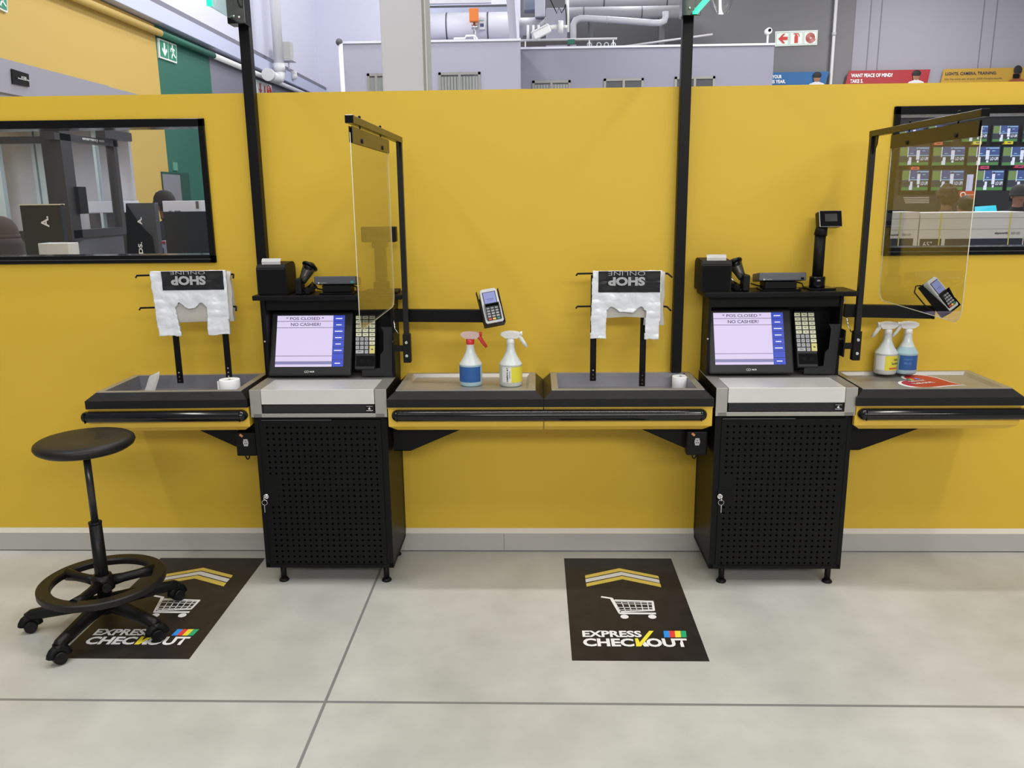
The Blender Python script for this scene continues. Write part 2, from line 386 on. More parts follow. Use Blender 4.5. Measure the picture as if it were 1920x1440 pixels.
# hood
HX0, HX1, HY, HZ = -1.228, -.640, -.14, 1.268
mb = MB(); w = .012
mb.box(HX0, HX0+w, HY, -.003, ZT, HZ); mb.box(HX1-w, HX1, HY, -.003, ZT, HZ); mb.box(HX0, HX1, -.02, -.003, ZT, HZ)
mb.box(HX0+w, HX1-w, HY+.01, HY+.02, HZ-.05, HZ)
mb.build('hood', black, cab)
mb = MB()
c1 = [(700, 705), (735.5, 705), (735.5, 613), (714, 613), (719, 622), (719, 658), (713, 665), (713, 690), (679, 694), (679, 705)]
mb.prism([PY(u, v, HY-.004) for u, v in c1], (0, .004, 0)); mb.build('side_plate', charcoal, cab)['label'] = 'dark grey plate behind the keypad'
for (u, v) in ((738, 570), (738, 640), (497, 640)):
    p = PY(u, v, HY-.002); mb = MB(); mb.cyl(p, p+V((0, -.004, 0)), .004, n=10); mb.build('screw', chrome, cab)
mb = MB(); mb.box(-1.257, -.592, -.185, -.002, 1.268, 1.290, .004); mb.build('shelf', black, cab)
cab2 = dup(cab, (-.937+1.990, -.18, 0), 'black perforated checkout cabinet between the middle counter and the heart sticker counter')

# ------------------------------------------------------------------ counters (trays)
YB = -.002
def counter(x0, x1, label, deep, ends, tilt=0):
    t = thing('counter_unit', label, 'counter', ((x0+x1)/2, -.2, .72), 'wall mounted packing counters')
    e = .034; zt, zo, zv = .900, .868, .833; yf, yi = -.40, -.364
    # steel top with recess
    rim = .022; rx0, rx1, ry0, ry1 = x0+e+rim*1.3, x1-e-rim*1.3, yi+rim, -.025
    dz = .062 if deep else .014
    mb = MB()
    a = [(x0+e, yi), (x1-e, yi), (x1-e, YB), (x0+e, YB)]; b_ = [(rx0, ry0), (rx1, ry0), (rx1, ry1), (rx0, ry1)]; s_ = .006 if deep else .012
    c = [(rx0+s_, ry0+s_), (rx1-s_, ry0+s_), (rx1-s_, ry1-s_), (rx0+s_, ry1-s_)]
    for i in range(4):
        j = (i+1) % 4
        mb.face([(*a[i], zt), (*a[j], zt), (*b_[j], zt), (*b_[i], zt)])
        mb.mi = 1 if deep else 0
        mb.face([(*b_[i], zt), (*b_[j], zt), (*c[j], zt-dz), (*c[i], zt-dz)])
        mb.mi = 0
        mb.face([(*a[i], zt), (*a[j], zt), (*a[j], zt-.004), (*a[i], zt-.004)])
    mb.mi = 1 if deep else 0
    mb.face([(*q, zt-dz) for q in c])
    bmesh.ops.remove_doubles(mb.bm, verts=mb.bm.verts[:], dist=.0003)
    mb.build('steel_top', [steel, steeld], t)
    mb = MB(); o = [(x0, yf), (x1, yf), (x1, YB), (x0, YB)]
    for i in range(4):
        j = (i+1) % 4
        if i != 2: mb.face([(*a[i], zt-.003), (*a[j], zt-.003), (*o[j], zo), (*o[i], zo)])
        mb.face([(*o[i], zo), (*o[j], zo), (*o[j], zv), (*o[i], zv)])
    bmesh.ops.remove_doubles(mb.bm, verts=mb.bm.verts[:], dist=.0003)
    mb.build('edge_trim', texb, t)
    mb = MB(); py = -.385; zb = .745; zu = .722; r = .033
    mb.box(x0+.001, x1-.001, py-.010, py+.02, .828, .8335)
    L0 = r if ends[0] else 0; L1 = r if ends[1] else 0
    P = [(x0+.002, py, .828), (x1-.002, py, .828), (x1-.002, YB, .828), (x0+.002, YB, .828)]
    Q = [(p[0], p[1], zb) for p in P]; U = [(x0+.002+L0, py+.03, zu), (x1-.002-L1, py+.03, zu), (x1-.002-L1, YB, zu), (x0+.002+L0, YB, zu)]
    for A, B in ((P, Q), (Q, U)):
        for i in range(4): j = (i+1) % 4; mb.face([A[i], A[j], B[j], B[i]])
    mb.face(U)
    bmesh.ops.remove_doubles(mb.bm, verts=mb.bm.verts[:], dist=.0003)
    mb.build('front_panel', ypanel, t)
    return t
def bumper(t, x0, x1, label=None):
    z0, z1 = .772, .821; zc = (z0+z1)/2; r = (z1-z0)/2; mb = MB()
    prof = [(-.020*math.cos(a)*1.25, r*math.sin(a)) for a in [-PI/2+PI*i/10 for i in range(11)]]
    xs = [(x0+.026-.026*math.cos(a), math.sin(a)) for a in [PI/2*i/5 for i in range(6)]] + [(x1-.026+.026*math.sin(a), math.cos(a)) for a in [PI/2*i/5 for i in range(6)]]
    rings = []
    for x, s in xs:
        s = max(s, .02); rings.append([mb.bm.verts.new((x, -.386-.012*s+py_*s, zc+pz*s)) for py_, pz in prof])
    for A, B in zip(rings, rings[1:]):
        for k in range(len(prof)-1): f = mb.bm.faces.new((A[k], A[k+1], B[k+1], B[k])); f.smooth = True
    for k in (0, len(prof)-1):
        ext = [[mb.bm.verts.new((ring[k].co.x, -.386, ring[k].co.z)) for ring in rings]]
        for i in range(len(rings)-1): mb.bm.faces.new((rings[i][k], rings[i+1][k], ext[0][i+1], ext[0][i]))
    o = mb.build('bumper', bump_b, t)
    for x in (x0+.028, x1-.028):
        m2 = MB(); m2.box(x-.0006, x+.0006, -.4235, -.386, z0+.002, z1-.002); m2.build('bumper_joint', blackm, o)
    return o
cA = counter(-1.944, -1.238, 'counter at the far left behind the stool seat with deep steel bin', True, (True, True)); bumper(cA, -1.972, -1.243)
cA.rotation_euler.y = R(-.45)
cB = counter(-.639, .0295, 'counter carrying the red-trigger and white spray bottles', False, (True, False))
cC = counter(.0305, .747, 'counter left of the right hand cabinet with bag rack and paper roll', True, (False, True))
cD = counter(1.341, 2.031, 'counter at the far right with the red heart sticker', False, (True, True)); bumper(cD, 1.352, 2.062)
br = thing('bumper_rail', 'long black bumper rail running across the two joined middle counters', 'bumper rail', (.05, -.39, .77))
bumper(br, -.622, .722)
# brackets under the counters
def gusset(x_in, x_tip, label, outlet):
    s = 1 if x_tip > x_in else -1
    t = thing('support_bracket', label, 'bracket', (x_in, -.2, .6), 'triangular counter brackets')
    mb = MB(); yF, yK = -.27, -.03; x2 = x_in+s*.075
    mb.prism([(x_in, yF, .722), (x_tip, yF, .722), (x2, yF, .60), (x_in, yF, .60)], (0, .004, 0))
    mb.prism([(x_in, yK, .722), (x_tip, yK, .722), (x2, yK, .60), (x_in, yK, .60)], (0, .004, 0))
    mb.prism([(x2, yF, .60), (x_tip, yF, .7215), (x_tip, yF, .7235), (x2, yF, .602)], (0, yK-yF, 0))
    mb.box(min(x_in, x2), max(x_in, x2), yF, yK, .60, .603)
    mb.build('bracket_plate', black, t)
    if outlet:
        xo = x_in+s*.055
        mb = MB(); mb.box(xo-.045, xo+.045, yF-.05, yF, .592, .700, .006); bo = mb.build('outlet_box', blackm, t)
        mb = MB(); yy = yF-.052; zc = .655
        k = [(-.010, .017), (.010, .017), (.010, .011), (.013, .006), (.013, -.006), (.010, -.011), (.010, -.017), (-.010, -.017), (-.010, -.011), (-.013, -.006), (-.013, .006), (-.010, .011)]
        mb.prism([(xo+a*.9, yy, zc+c*.95) for a, c in k], (0, .0025, 0)); so = mb.build('socket', mat('socket_grey', (.45, .45, .47), .5), bo)
        mb = MB()
        for a, c in ((0, .006), (-.004, -.004), (.004, -.004)): mb.cyl((xo+a, yy-.0015, zc+c), (xo+a, yy, zc+c), .0022, n=8)
        mb.build('socket_hole', blackm, so)
        a = .7 if s < 0 else 0
        mb = MB(); M = Matrix.Translation((xo-.018, yy+.0015, .688)) @ Matrix.Rotation(a, 4, 'Y'); mb.box(-.008, .008, -.001, .001, -.005, .005, M=M)
        mb.build('sticker', mat('orange_sticker', (.62, .25, .10), .6), bo)
        mb = MB(); mb.tube([V((xo-.006+.009*math.sin(q)*1.0, yF-.025, .592-.022*math.cos(q))) for q in [-PI/2+PI*i/10 for i in range(11)]], .003, 6); mb.build('cable', blackm, bo)
    return t
gusset(-1.234, -1.56, 'black triangular bracket with socket box below the far left counter', True)
gusset(-.640, -.285, 'black triangular bracket below the spray bottle counter', False)
gusset(.754, .41, 'black triangular bracket with hanging cable loop and socket box left of the right cabinet', True)
gusset(1.344, 1.73, 'black triangular bracket below the far right counter', False)

# ------------------------------------------------------------------ touchscreen terminals
yb_ = -.165; tp = PY(585, 583, -.045)
pb = V((0, yb_, PY(585, 705, yb_).z)); ptp = V((0, -.045, tp.z)); Ut = (ptp-pb).normalized(); Rt = V((1, 0, 0)); Nt = Rt.cross(Ut)
Mn = lambda u, v, off=0: PP(u, v, pb+Nt*off, Nt)+Nt*0
term = thing('touchscreen_terminal', 'closed till touchscreen with keypad under the customer display and left guard screen', 'till', (-.95, -.25, .9105), 'touchscreen tills')
def slab(mb, u0, v0, u1, v1, d, bev):
    a = Mn(u0, v1); c = Mn(u1, v0); w_ = (c-a).dot(Rt); h_ = (c-a).dot(Ut)
    M = Matrix((Rt, Ut, Nt)).transposed().to_4x4(); M.translation = a
    mb.box(0, w_, 0, h_, -d, 0, bev, M, 3); return a, w_, h_
mb = MB(); a, sw, sh = slab(mb, 503, 583, 662.5, 704.5, .022, .008); mb.build('monitor_case', charcoal, term)
mb = MB(); bs = Mn(581, 640)-Nt*.06; mb.box(bs.x-.09, bs.x+.09, -.13, -.045, .9108, .922, .003); mb.box(bs.x-.04, bs.x+.04, -.10, -.05, .92, 1.0, .004); mb.build('stand', blackm, term)
# screen
s0 = Mn(515.5, 688); s1 = Mn(647, 591.5); scw = (s1-s0).dot(Rt); sch = (s1-s0).dot(Ut)
def on(x, y, o=.0012): return s0 + Rt*(x*scw) + Ut*(y*sch) + Nt*o
def srect(mb, x0, y0, x1, y1, o=.0012, t=.0003): mb.prism([on(x0, y0, o), on(x1, y0, o), on(x1, y1, o), on(x0, y1, o)], Nt*t)
scr = mat('lit_screen', (.02, .02, .02), .25, emit='#E4D6F8', es=.93); blu = mat('lit_screen_blue', (.02, .02, .02), .25, emit='#3C50C8', es=.95)
mb = MB(); srect(mb, 0, 0, .83, 1, .0006, .0005); sc_ = mb.build('screen', scr, term)
mb = MB(); srect(mb, .832, 0, 1, 1, .0006, .0005); mb.build('screen_menu', blu, term)
ink = mat('screen_ink', (.03, .03, .06), .6); lav = mat('screen_band', (.02, .02, .02), .3, emit='#8E8CC0', es=.8); wl = mat('screen_white', (.02, .02, .02), .3, emit='#FFFFFF', es=.9)
mb = MB()
for y in (.885, .758, .205, .095): srect(mb, 0, y, .83, y+.008, .0014)
for i in range(1, 8): srect(mb, .832, i*.125, 1, i*.125+.008, .0014)
mb.build('screen_lines', ink, term)
mb = MB(); srect(mb, 0, .045, .83, .092, .0013); mb.build('screen_status_band', lav, term)
mb = MB()
for i in range(8):
    if i != 1: srect(mb, .875-(i % 3)*.008, i*.125+.055, .955+(i % 3)*.008, i*.125+.072, .0016)
mb.build('menu_captions', wl, term)
textmesh('* POS CLOSED *', on(.13, .915), Rt, Ut, scw*.56, sch*.058, ink, term, depth=.0006, bold=.008)
textmesh('NO CASHIER!', on(.205, .795), Rt, Ut, scw*.44, sch*.062, ink, term, depth=.0006, bold=.008)
lg = Mn(572, 698.5)+Nt*.0006
textmesh('NCR', lg+Rt*.021, Rt, Ut, .022, .007, white, term, depth=.0004, bold=.03)
mb = MB()
for dx in (.002, .011):
    mb.tube([lg+Rt*(dx+.0045*math.cos(q))+Ut*(.0035+.0045*math.sin(q)) for q in [2*PI*i/16 for i in range(16)]], .0009, 5, True)
mb.build('logo', white, term)
# keypad
mb = MB(); slab(mb, 664.5, 588, 706, 692.5, .03, .005); kp = mb.build('keypad', charcoal, term)
kc, kg, ky = mat('key_cream', (.80, .80, .58), .5), mat('key_grey', (.45, .45, .48), .5), mat('key_yellow', (.70, .66, .22), .5)
rows = [592.5+8*i for i in range(9)]
def key(u0, v0, u1, v1, m):
    mb = MB(); a = Mn(u0, v1)+Nt*.0005; c = Mn(u1, v0)+Nt*.0005; w_ = (c-a).dot(Rt); h_ = (c-a).dot(Ut)
    M = Matrix((Rt, Ut, Nt)).transposed().to_4x4(); M.translation = a
    mb.box(0, w_, 0, h_, 0, .003, .0008, M, 1); k = mb.build('key', m, kp)
    m2 = MB(); q = a+Rt*w_*.3+Ut*h_*.45+Nt*.0032; m2.prism([q, q+Rt*w_*.4, q+Rt*w_*.4+Ut*h_*.14, q+Ut*h_*.14], Nt*.0002); k2 = m2.build('key_legend', ink, kp)
for r in range(5):
    for c in range(3): u = 667.4+c*12.6; key(u, rows[r], u+10.8, rows[r]+6.4, kc)
for r in range(5, 9):
    for c in range(3):
        if r == 8 and c == 1: continue
        u = 667+c*8.4; key(u, rows[r], u+(15 if (r == 8 and c == 0) else 6.8), rows[r]+6.4, kg)
key(692.6, rows[5], 703.2, rows[5]+6.4, kc); key(692.6, rows[6], 703.2, rows[6]+6.4, kc); key(692.6, rows[7], 703.2, rows[8]+6.4, ky)
mb = MB(); a = Mn(667.5, 687)+Nt*.0004; c = Mn(702.5, 667)+Nt*.0004; w_ = (c-a).dot(Rt); h_ = (c-a).dot(Ut)
M = Matrix((Rt, Ut, Nt)).transposed().to_4x4(); M.translation = a; mb.box(0, w_, 0, h_, 0, .002, .0008, M); mb.build('reader_pad', blackg, kp)
mb = MB()
for k in (.3, .7): q = a+Rt*w_*k+Ut*h_*.5+Nt*.0022; mb.tube([q+Rt*.006*math.cos(t)+Ut*.006*math.sin(t) for t in [2*PI*i/14 for i in range(14)]], .0008, 5, True)
mb.build('reader_ring', charcoal, kp)
term2 = dup(term, (-.95+1.990, -.25, .9105), 'closed till touchscreen with keypad under the tall pole display')

# ------------------------------------------------------------------ things on the shelves (z = 1.290)
ZH = 1.2905
def printer(xc, label):
    t = thing('receipt_printer', label, 'printer', (xc, -.11, ZH), 'receipt printers')
    mb = MB(); w_ = .066
    mb.prism([(xc-w_, -.17, ZH), (xc-w_, -.17, ZH+.118), (xc-w_, -.155, ZH+.135), (xc-w_, -.03, ZH+.140), (xc-w_, -.012, ZH+.12), (xc-w_, -.012, ZH)], (2*w_, 0, 0))
    bmesh.ops.bevel(mb.bm, geom=mb.bm.edges[:], offset=.004, segments=2, affect='EDGES'); mb.build('case', blackm, t)
    mb = MB(); mb.box(xc-.058, xc+.058, -.1725, -.169, ZH+.006, ZH+.112, .001); mb.build('front_cover', blackg, t)
    mb = MB(); pts = [(-.154, .134), (-.156, .147), (-.150, .156), (-.140, .160)]
    for (y0, z0), (y1, z1) in zip(pts, pts[1:]): mb.face([(xc-.042, y0, ZH+z0), (xc+.042, y0, ZH+z0), (xc+.042, y1, ZH+z1), (xc-.042, y1, ZH+z1)])
    bmesh.ops.solidify(mb.bm, geom=mb.bm.faces[:], thickness=.0006); mb.build('receipt_paper', paper, t)
    return t
p1 = printer(PY(509, 530, -.17).x, 'black receipt printer on the shelf at the base of the left pole')
p2 = printer(PY(1343, 530, -.17).x, 'black receipt printer on the shelf right of the right pole')
def scanner(xc, sgn, label):
    t = thing('barcode_scanner', label, 'scanner', (xc, -.11, ZH), 'hand scanners in stands')
    k = sgn
    mb = MB(); mb.box(xc-.032*k-.0 if k > 0 else xc+.002, xc-.002 if k > 0 else xc+.032, -.165, -.10, ZH, ZH+.072, .006); mb.box(xc-.03, xc+.03, -.15, -.05, ZH, ZH+.012, .004)
    mb.beam((xc+.0*k, -.14, ZH+.01), (xc+.045*k, -.11, ZH+.035), .05, .018); mb.build('stand', blackm, t)
    mb = MB(); h = V((xc-.006*k, -.13, ZH+.055)); tip = V((xc+.022*k, -.10, ZH+.115))
    mb.tube([h, h.lerp(tip, .35), h.lerp(tip, .7), tip], [.017, .021, .026, .031], 18); mb.build('body', mat('olive_black', (.035, .033, .026), .3), t)
    d = (tip-h).normalized(); a = d.cross(V((0, 1, 0))).normalized(); b2 = d.cross(a)
    mb = MB(); c = tip+d*.006
    mb.tube([c+a*.030*math.cos(q)*1.0+b2*.042*math.sin(q) for q in [2*PI*i/28 for i in range(28)]], .007, 8, True)
    mb.sphere(tip+d*.002, .03, .9, 1.2, .8); mb.build('head', blackg, t)
    mb = MB(); mb.tube([(xc+.02*k, -.13, ZH+.03), (xc+.045*k, -.15, ZH+.055), (xc+.055*k, -.12, ZH+.025)], .004, 8); mb.build('trigger', chrome if k < 0 else blackg, t)
    return t
scanner(PY(568, 530, -.14).x, 1, 'hand barcode scanner in a stand on the shelf of the left cabinet')
scanner(PY(1390, 530, -.14).x, -1, 'hand barcode scanner in a stand on the shelf of the right cabinet')
def reader(xc, w_, label, led):
    t = thing('cheque_reader', label, 'reader', (xc, -.11, ZH), 'slim desk readers')
    mb = MB(); mb.box(xc-w_*.34, xc+w_*.34, -.145, -.06, ZH+.008, ZH+.040, .003); mb.build('pedestal', blackm, t)
    mb = MB(); mb.box(xc-w_*.40, xc+w_*.42, -.16, -.05, ZH, ZH+.008, .002); mb.build('foot_plate', blackg, t)
    mb = MB(); M = Matrix.Translation((xc, -.11, ZH+.056)) @ Matrix.Rotation(R(-8), 4, 'X'); mb.box(-w_/2, w_/2, -.055, .055, -.017, .018, .004, M); o = mb.build('case', mat('slate_plastic', (.05, .055, .065), .4), t)
    c = V((xc-w_*.42, -.1668, ZH+.052))
    mb = MB(); mb.cyl(c+V((.006, 0, .0)), c+V((.006, -.0006, 0)), .004, n=12); mb.build('logo', mat('grey_print', (.45, .47, .5), .5), o)
    textmesh('magTek', c+V((.012, -.0002, -.003)), (1, 0, 0), (0, 0, 1), .03, .006, MATS['grey_print'], o)
    mb = MB(); mb.box(xc+w_*.38, xc+w_*.45, -.1668, -.160, ZH+.050, ZH+.060, .001); mb.build('status_window', led, o)
    mb = MB(); x_ = xc+w_*.36; mb.tube([(x_, -.12, ZH+.035), (x_+.022, -.13, ZH+.03), (x_+.026, -.14, ZH+.012), (x_+.005, -.15, ZH+.011)], .003, 8)
    mb.tube([(xc-w_*.3, -.10, ZH+.012), (xc-w_*.48, -.12, ZH+.022), (xc-w_*.58, -.10, ZH+.028)], .003, 8); mb.build('cable', blackm, t)
    return t
reader(PY(629, 525, -.15).x, .185, 'slim dark desk reader box beside the left guard screen', mat('teal_led', (.05, .25, .25), .3))
reader(PY(1466, 515, -.15).x, .205, 'slim dark desk reader box beside the pole display', blackg)
# customer displays
t = thing('customer_display', 'wide customer display seen through the left guard screen', 'customer display', (0, 0, 0)); xc = PY(716, 545, -.10).x
t.location = (xc, -.09, ZH)
mb = MB(); mb.box(xc-.075, xc+.075, -.15, -.03, ZH, ZH+.012, .003); mb.build('base', blackm, t)
mb = MB(); mb.box(xc-.032, xc+.032, -.125, -.06, ZH+.012, ZH+.050, .004); mb.build('collar', blackm, t)
mb = MB(); mb.box(xc-.024, xc+.024, -.115, -.07, ZH+.05, ZH+.205, .003); mb.build('column', black, t)
mb = MB(); mb.box(xc-.032, xc+.032, -.12, -.065, ZH+.20, ZH+.225, .003); mb.build('neck', blackm, t)
mb = MB(); mb.box(xc-.077, xc+.077, -.125, -.075, ZH+.225, ZH+.292, .005); hd = mb.build('display_head', blackm, t)
mb = MB(); mb.box(xc-.05, xc-.006, -.1265, -.124, ZH+.243, ZH+.275); mb.box(xc+.016, xc+.055, -.1265, -.124, ZH+.243, ZH+.275); mb.build('display_window', blackg, hd)
xc = PY(1532, 530, -.10).x; t = thing('customer_display', 'pole display with small tilted screen on the right shelf', 'customer display', (xc, -.10, ZH))
mb = MB(); mb.box(xc-.045, xc+.068, -.15, -.04, ZH, ZH+.010, .002); mb.build('base', blackg, t)
mb = MB(); mb.lathe([(0, 0), (.033, 0), (.034, .003), (.034, .045), (.031, .048), (0, .048)], (xc, -.10, ZH+.01)); mb.build('collar', blackg, t)
mb = MB(); mb.cyl((xc, -.10, ZH+.055), (xc, -.10, ZH+.245), .0235, n=28); mb.build('column', blackm, t)
mb = MB(); mb.cyl((xc, -.10, ZH+.235), (xc+.004, -.10, ZH+.275), .028, .024, n=28); mb.build('neck', blackm, t)
hc = V((xc+.032, -.105, ZH+.305)); M = Matrix.Translation(hc) @ Matrix.Rotation(R(9), 4, 'Z') @ Matrix.Rotation(R(-14), 4, 'X')
mb = MB(); mb.box(-.052, .050, -.012, .028, -.036, .034, .007, M, 3); hd = mb.build('display_head', blackg, t)
mb = MB(); mb.box(-.0525, .0505, -.0135, -.009, -.0365, .0345, .002, M); mb.build('bezel', mat('silver_edge', (.35, .34, .34), .35, metal=.6), hd)
mb = MB(); mb.box(-.050, .0495, -.0145, -.012, -.034, .033, .001, M); mb.build('front_glass', blackg, hd)
mb = MB(); mb.box(-.028, .028, -.0152, -.014, -.013, .020, 0, M); mb.build('screen', mat('grey_screen', (.04, .04, .038), .3), hd)

# ------------------------------------------------------------------ guard screens
FR = mat('frame_black', (.008, .0075, .0065), .28, spec=.4)
def guard(px, yend, ybar0, label, lab2):
    yp = -.17; zt = 1.9445; t = thing('screen_frame', label, 'frame', (px, yp, .98), 'guard screen frames'); w_ = .024
    mb = MB(); mb.box(px-w_/2, px+w_/2, yp-w_/2, yp+w_/2, 1.09, zt+w_/2, .002); mb.build('pole', FR, t)
    mb = MB(); mb.box(px-w_/2-.001, px+w_/2+.001, yend, yp+w_/2, zt-w_/2, zt+w_/2, .002); arm = mb.build('arm', FR, t)
    mb = MB(); mb.box(px-w_/2-.0015, px+w_/2+.0015, yend-.004, yend+.012, zt-w_/2-.0005, zt+w_/2+.0005, .002); mb.build('end_cap', blackg, arm)
    mb = MB(); mb.prism([(px-.002, yp-w_/2, zt-w_/2), (px-.002, yp-.055, zt-w_/2), (px-.002, yp-.05, zt-.045), (px-.002, yp-w_/2, zt-.085)], (.004, 0, 0)); mb.build('corner_gusset', FR, t)
    mb = MB(); mb.box(px-.017, px+.017, yp-.017, yp+.017, .985, 1.115, .003); sl = mb.build('sleeve', blackm, t)
    for z in (1.078, 1.018):
        mb = MB(); mb.cyl((px, yp-.017, z), (px, yp-.024, z), .0065, n=12); mb.build('bolt', chrome, sl)
    xh = HX1 if px < 0 else HX1+1.99
    mb = MB(); mb.box(xh-.0, px-.010, yp-.006, yp+.006, 1.035, 1.062, .001); mb.box(xh, xh+.006, yp-.01, -.06, 1.0, 1.12, .001); mb.build('mounting_bracket', blackm, t)
    mb = MB(); mb.tube([(xh+.006, yp, 1.18), (xh+.012, yp-.01, 1.14), (xh+.03, yp-.005, 1.11)], .0025, 6); mb.build('tie_wire', chrome, t)
    # hanging sheet
    s = thing('guard_screen', lab2, 'screen', (px, ybar0-.30, 1.88), 'hanging acrylic guard screens'); y0 = ybar0; y1 = ybar0-.67; zc = 1.885
    mb = MB(); r = .05; z1, z0 = 1.905, 1.277; P = []
    P += [(px, y0, z1), (px, y1, z1)]
    for k in range(7): a = PI/2*k/6; P.append((px, y1+r-r*math.cos(a), z0+r-r*math.sin(a)))
    for k in range(7): a = PI/2*k/6; P.append((px, y0-r+r*math.sin(a), z0+r-r*math.cos(a)))
    P = [V(q)-V((.002, 0, 0)) for q in P]
    mb.prism(P, (.004, 0, 0)); mb.build('acrylic_sheet', glass, s)
    mb = MB(); edge = [V(q)+V((.002, 0, 0)) for q in P]
    mb.tube(edge[1:]+[edge[0]], .0014, 6); mb.build('sheet_edge', mat('acrylic_edge', (.60, .58, .46), .3), s)
    yb0, yb1 = y0+.0, y1+.01
    for dx in (-.006, .003):
        mb = MB(); mb.box(px+dx, px+dx+.003, yb1, yb0, 1.875, 1.925, .0005); mb.build('clamp_bar', FR, s)
    for f in (.22, .78):
        y = yb0+(yb1-yb0)*f; mb = MB()
        mb.tube([V((px+.0*math.sin(q), y+.013*math.sin(q), 1.895+.002+.013*math.cos(q)+.004)) for q in [2*PI*i/18 for i in range(18)]], .0028, 6, True)
        mb.tube([(px, y, 1.910), (px, y, 1.965)], .0028, 6); mb.sphere((px, y, 1.964), .005, n=8); mb.build('hook', blackm, s)
        mb = MB(); mb.cyl((px-.010, y-.005, 1.888), (px+.010, y-.005, 1.888), .008, n=12); mb.build('clamp_bolt', blackm, s)
guard(-.578, -1.125, -.455, 'black square frame with arm overhanging the left keypad', 'clear acrylic guard screen hanging left of the spray bottles')
guard(1.407, -1.045, -.365, 'black square frame with arm crossing the television window', 'clear acrylic guard screen hanging in front of the television window')

# ------------------------------------------------------------------ card terminals
def card(base, cen, ry, rx, rz, label, arm_label, cable=True):
    a = thing('terminal_arm', arm_label, 'arm', base, 'card terminal arms')
    mb = MB(); mb.beam(base, cen[1], .034, .056, bev=.003); mb.build('arm_tube', black, a)
    mb = MB(); mb.beam(cen[1], cen[1]+(V(cen[1])-V(base)).normalized()*.012, .036, .058, bev=.002); mb.build('arm_cap', blackg, a)
    t = thing('card_terminal', label, 'card machine', (0, 0, 0), 'card machines')
    M = Matrix.Rotation(R(rz), 4, 'Z') @ Matrix.Rotation(R(rx), 4, 'X') @ Matrix.Rotation(R(ry), 4, 'Y')
    def fin(mb, name, m, par=t): o = mb.build(name, m, par, True); return o
    # local: x width, z up along the face, -y out of the face
    mb = MB(); pts = [(-.036, -.075), (.036, -.075), (.040, -.066), (.040, -.01), (.037, .068), (.030, .078), (-.030, .078), (-.037, .068), (-.040, -.01), (-.040, -.066)]
    mb.prism([(x, -.012, z) for x, z in pts], (0, .026, 0)); bmesh.ops.bevel(mb.bm, geom=mb.bm.edges[:], offset=.002, segments=2, affect='EDGES'); fin(mb, 'case', mat('silver_plastic', (.52, .52, .53), .35))
    mb = MB(); mb.prism([(x*.97, .013, z*.99) for x, z in pts], (0, .022, 0)); fin(mb, 'back_shell', blackm)
    mb = MB(); mb.box(-.029, .029, -.0135, -.011, .006, .064, .001); sc = fin(mb, 'screen_surround', charcoal)
    mb = MB(); mb.box(-.026, .026, -.0142, -.013, .009, .061); sc2 = fin(mb, 'screen', mat('card_screen', (.02, .02, .03), .2, emit='#9AA2DC', es=.8)); 
    mb = MB(); mb.box(-.015, .016, -.0146, -.014, .030, .0315); mb.box(-.012, .012, -.0146, -.014, .024, .0250); fin(mb, 'screen_text', ink)
    mb = MB()
    mb.prism([(-.033, -.012, .004), (-.033, -.030, .008), (-.033, -.016, -.060), (-.033, -.012, -.060)], (.003, 0, 0))
    mb.prism([(.030, -.012, .004), (.030, -.030, .008), (.030, -.016, -.060), (.030, -.012, -.060)], (.003, 0, 0))
    mb.prism([(-.033, -.012, .004), (-.033, -.030, .008), (-.033, -.026, .004), (-.033, -.012, .000)], (.066, 0, 0)); fin(mb, 'privacy_shield', blackg)
    mb = MB(); mb.box(-.030, .030, -.0135, -.0115, -.064, .000); fin(mb, 'keypad_base', charcoal)
    for r in range(5):
        for c in range(3):
            m_ = mat('card_key', (.30, .31, .33), .4)
            if r == 4: m_ = (mat('key_red', (.55, .05, .04), .4), mat('key_amber', (.75, .45, .10), .4), mat('key_green', (.02, .22, .12), .4))[c]
            mb = MB(); x = -.019+c*.019; z = -.010-r*.012; mb.box(x-.007, x+.007, -.0165, -.013, z-.0042, z+.0038, .0012); fin(mb, 'key', m_)
    mb = MB()
    for s in (-1, 1): mb.prism([(s*.042, -.014, -.078), (s*.042, -.014, -.05), (s*.046, .006, .078), (s*.046, .030, .078), (s*.042, .034, -.078)], (s*.003, 0, 0))
    mb.box(-.044, .044, .030, .034, -.078, .05); mb.box(-.044, .044, -.014, .034, -.082, -.078); fin(mb, 'cradle', blackm)
    if cable: mb = MB(); mb.tube([(-.02, .03, .078), (-.03, .045, .088), (-.05, .055, .07), (-.055, .05, .0), (-.04, .045, -.05)], .003, 8); fin(mb, 'cable', blackm)
    t.location = cen[0]; t.matrix_world = Matrix.Translation(V(cen[0])) @ M
    return t
cA1 = PY(921, 575, -.26); aA = PY(905, 592, -.19); bA = PY(764, 591, -.13)
bA.x = -.6335
card(bA, (cA1, aA), -9, -24, 10, 'card machine facing forward above the spray bottles', 'black arm carrying the card machine above the spray bottles', False)
cB1 = PY(1764, 553, -.26); aB = PY(1746, 585, -.19); bB = PY(1580, 582, -.13); bB.x = 1.357
card(bB, (cB1, aB), -22, -34, 26, 'turned card machine seen through the right guard screen', 'black arm carrying the turned card machine')

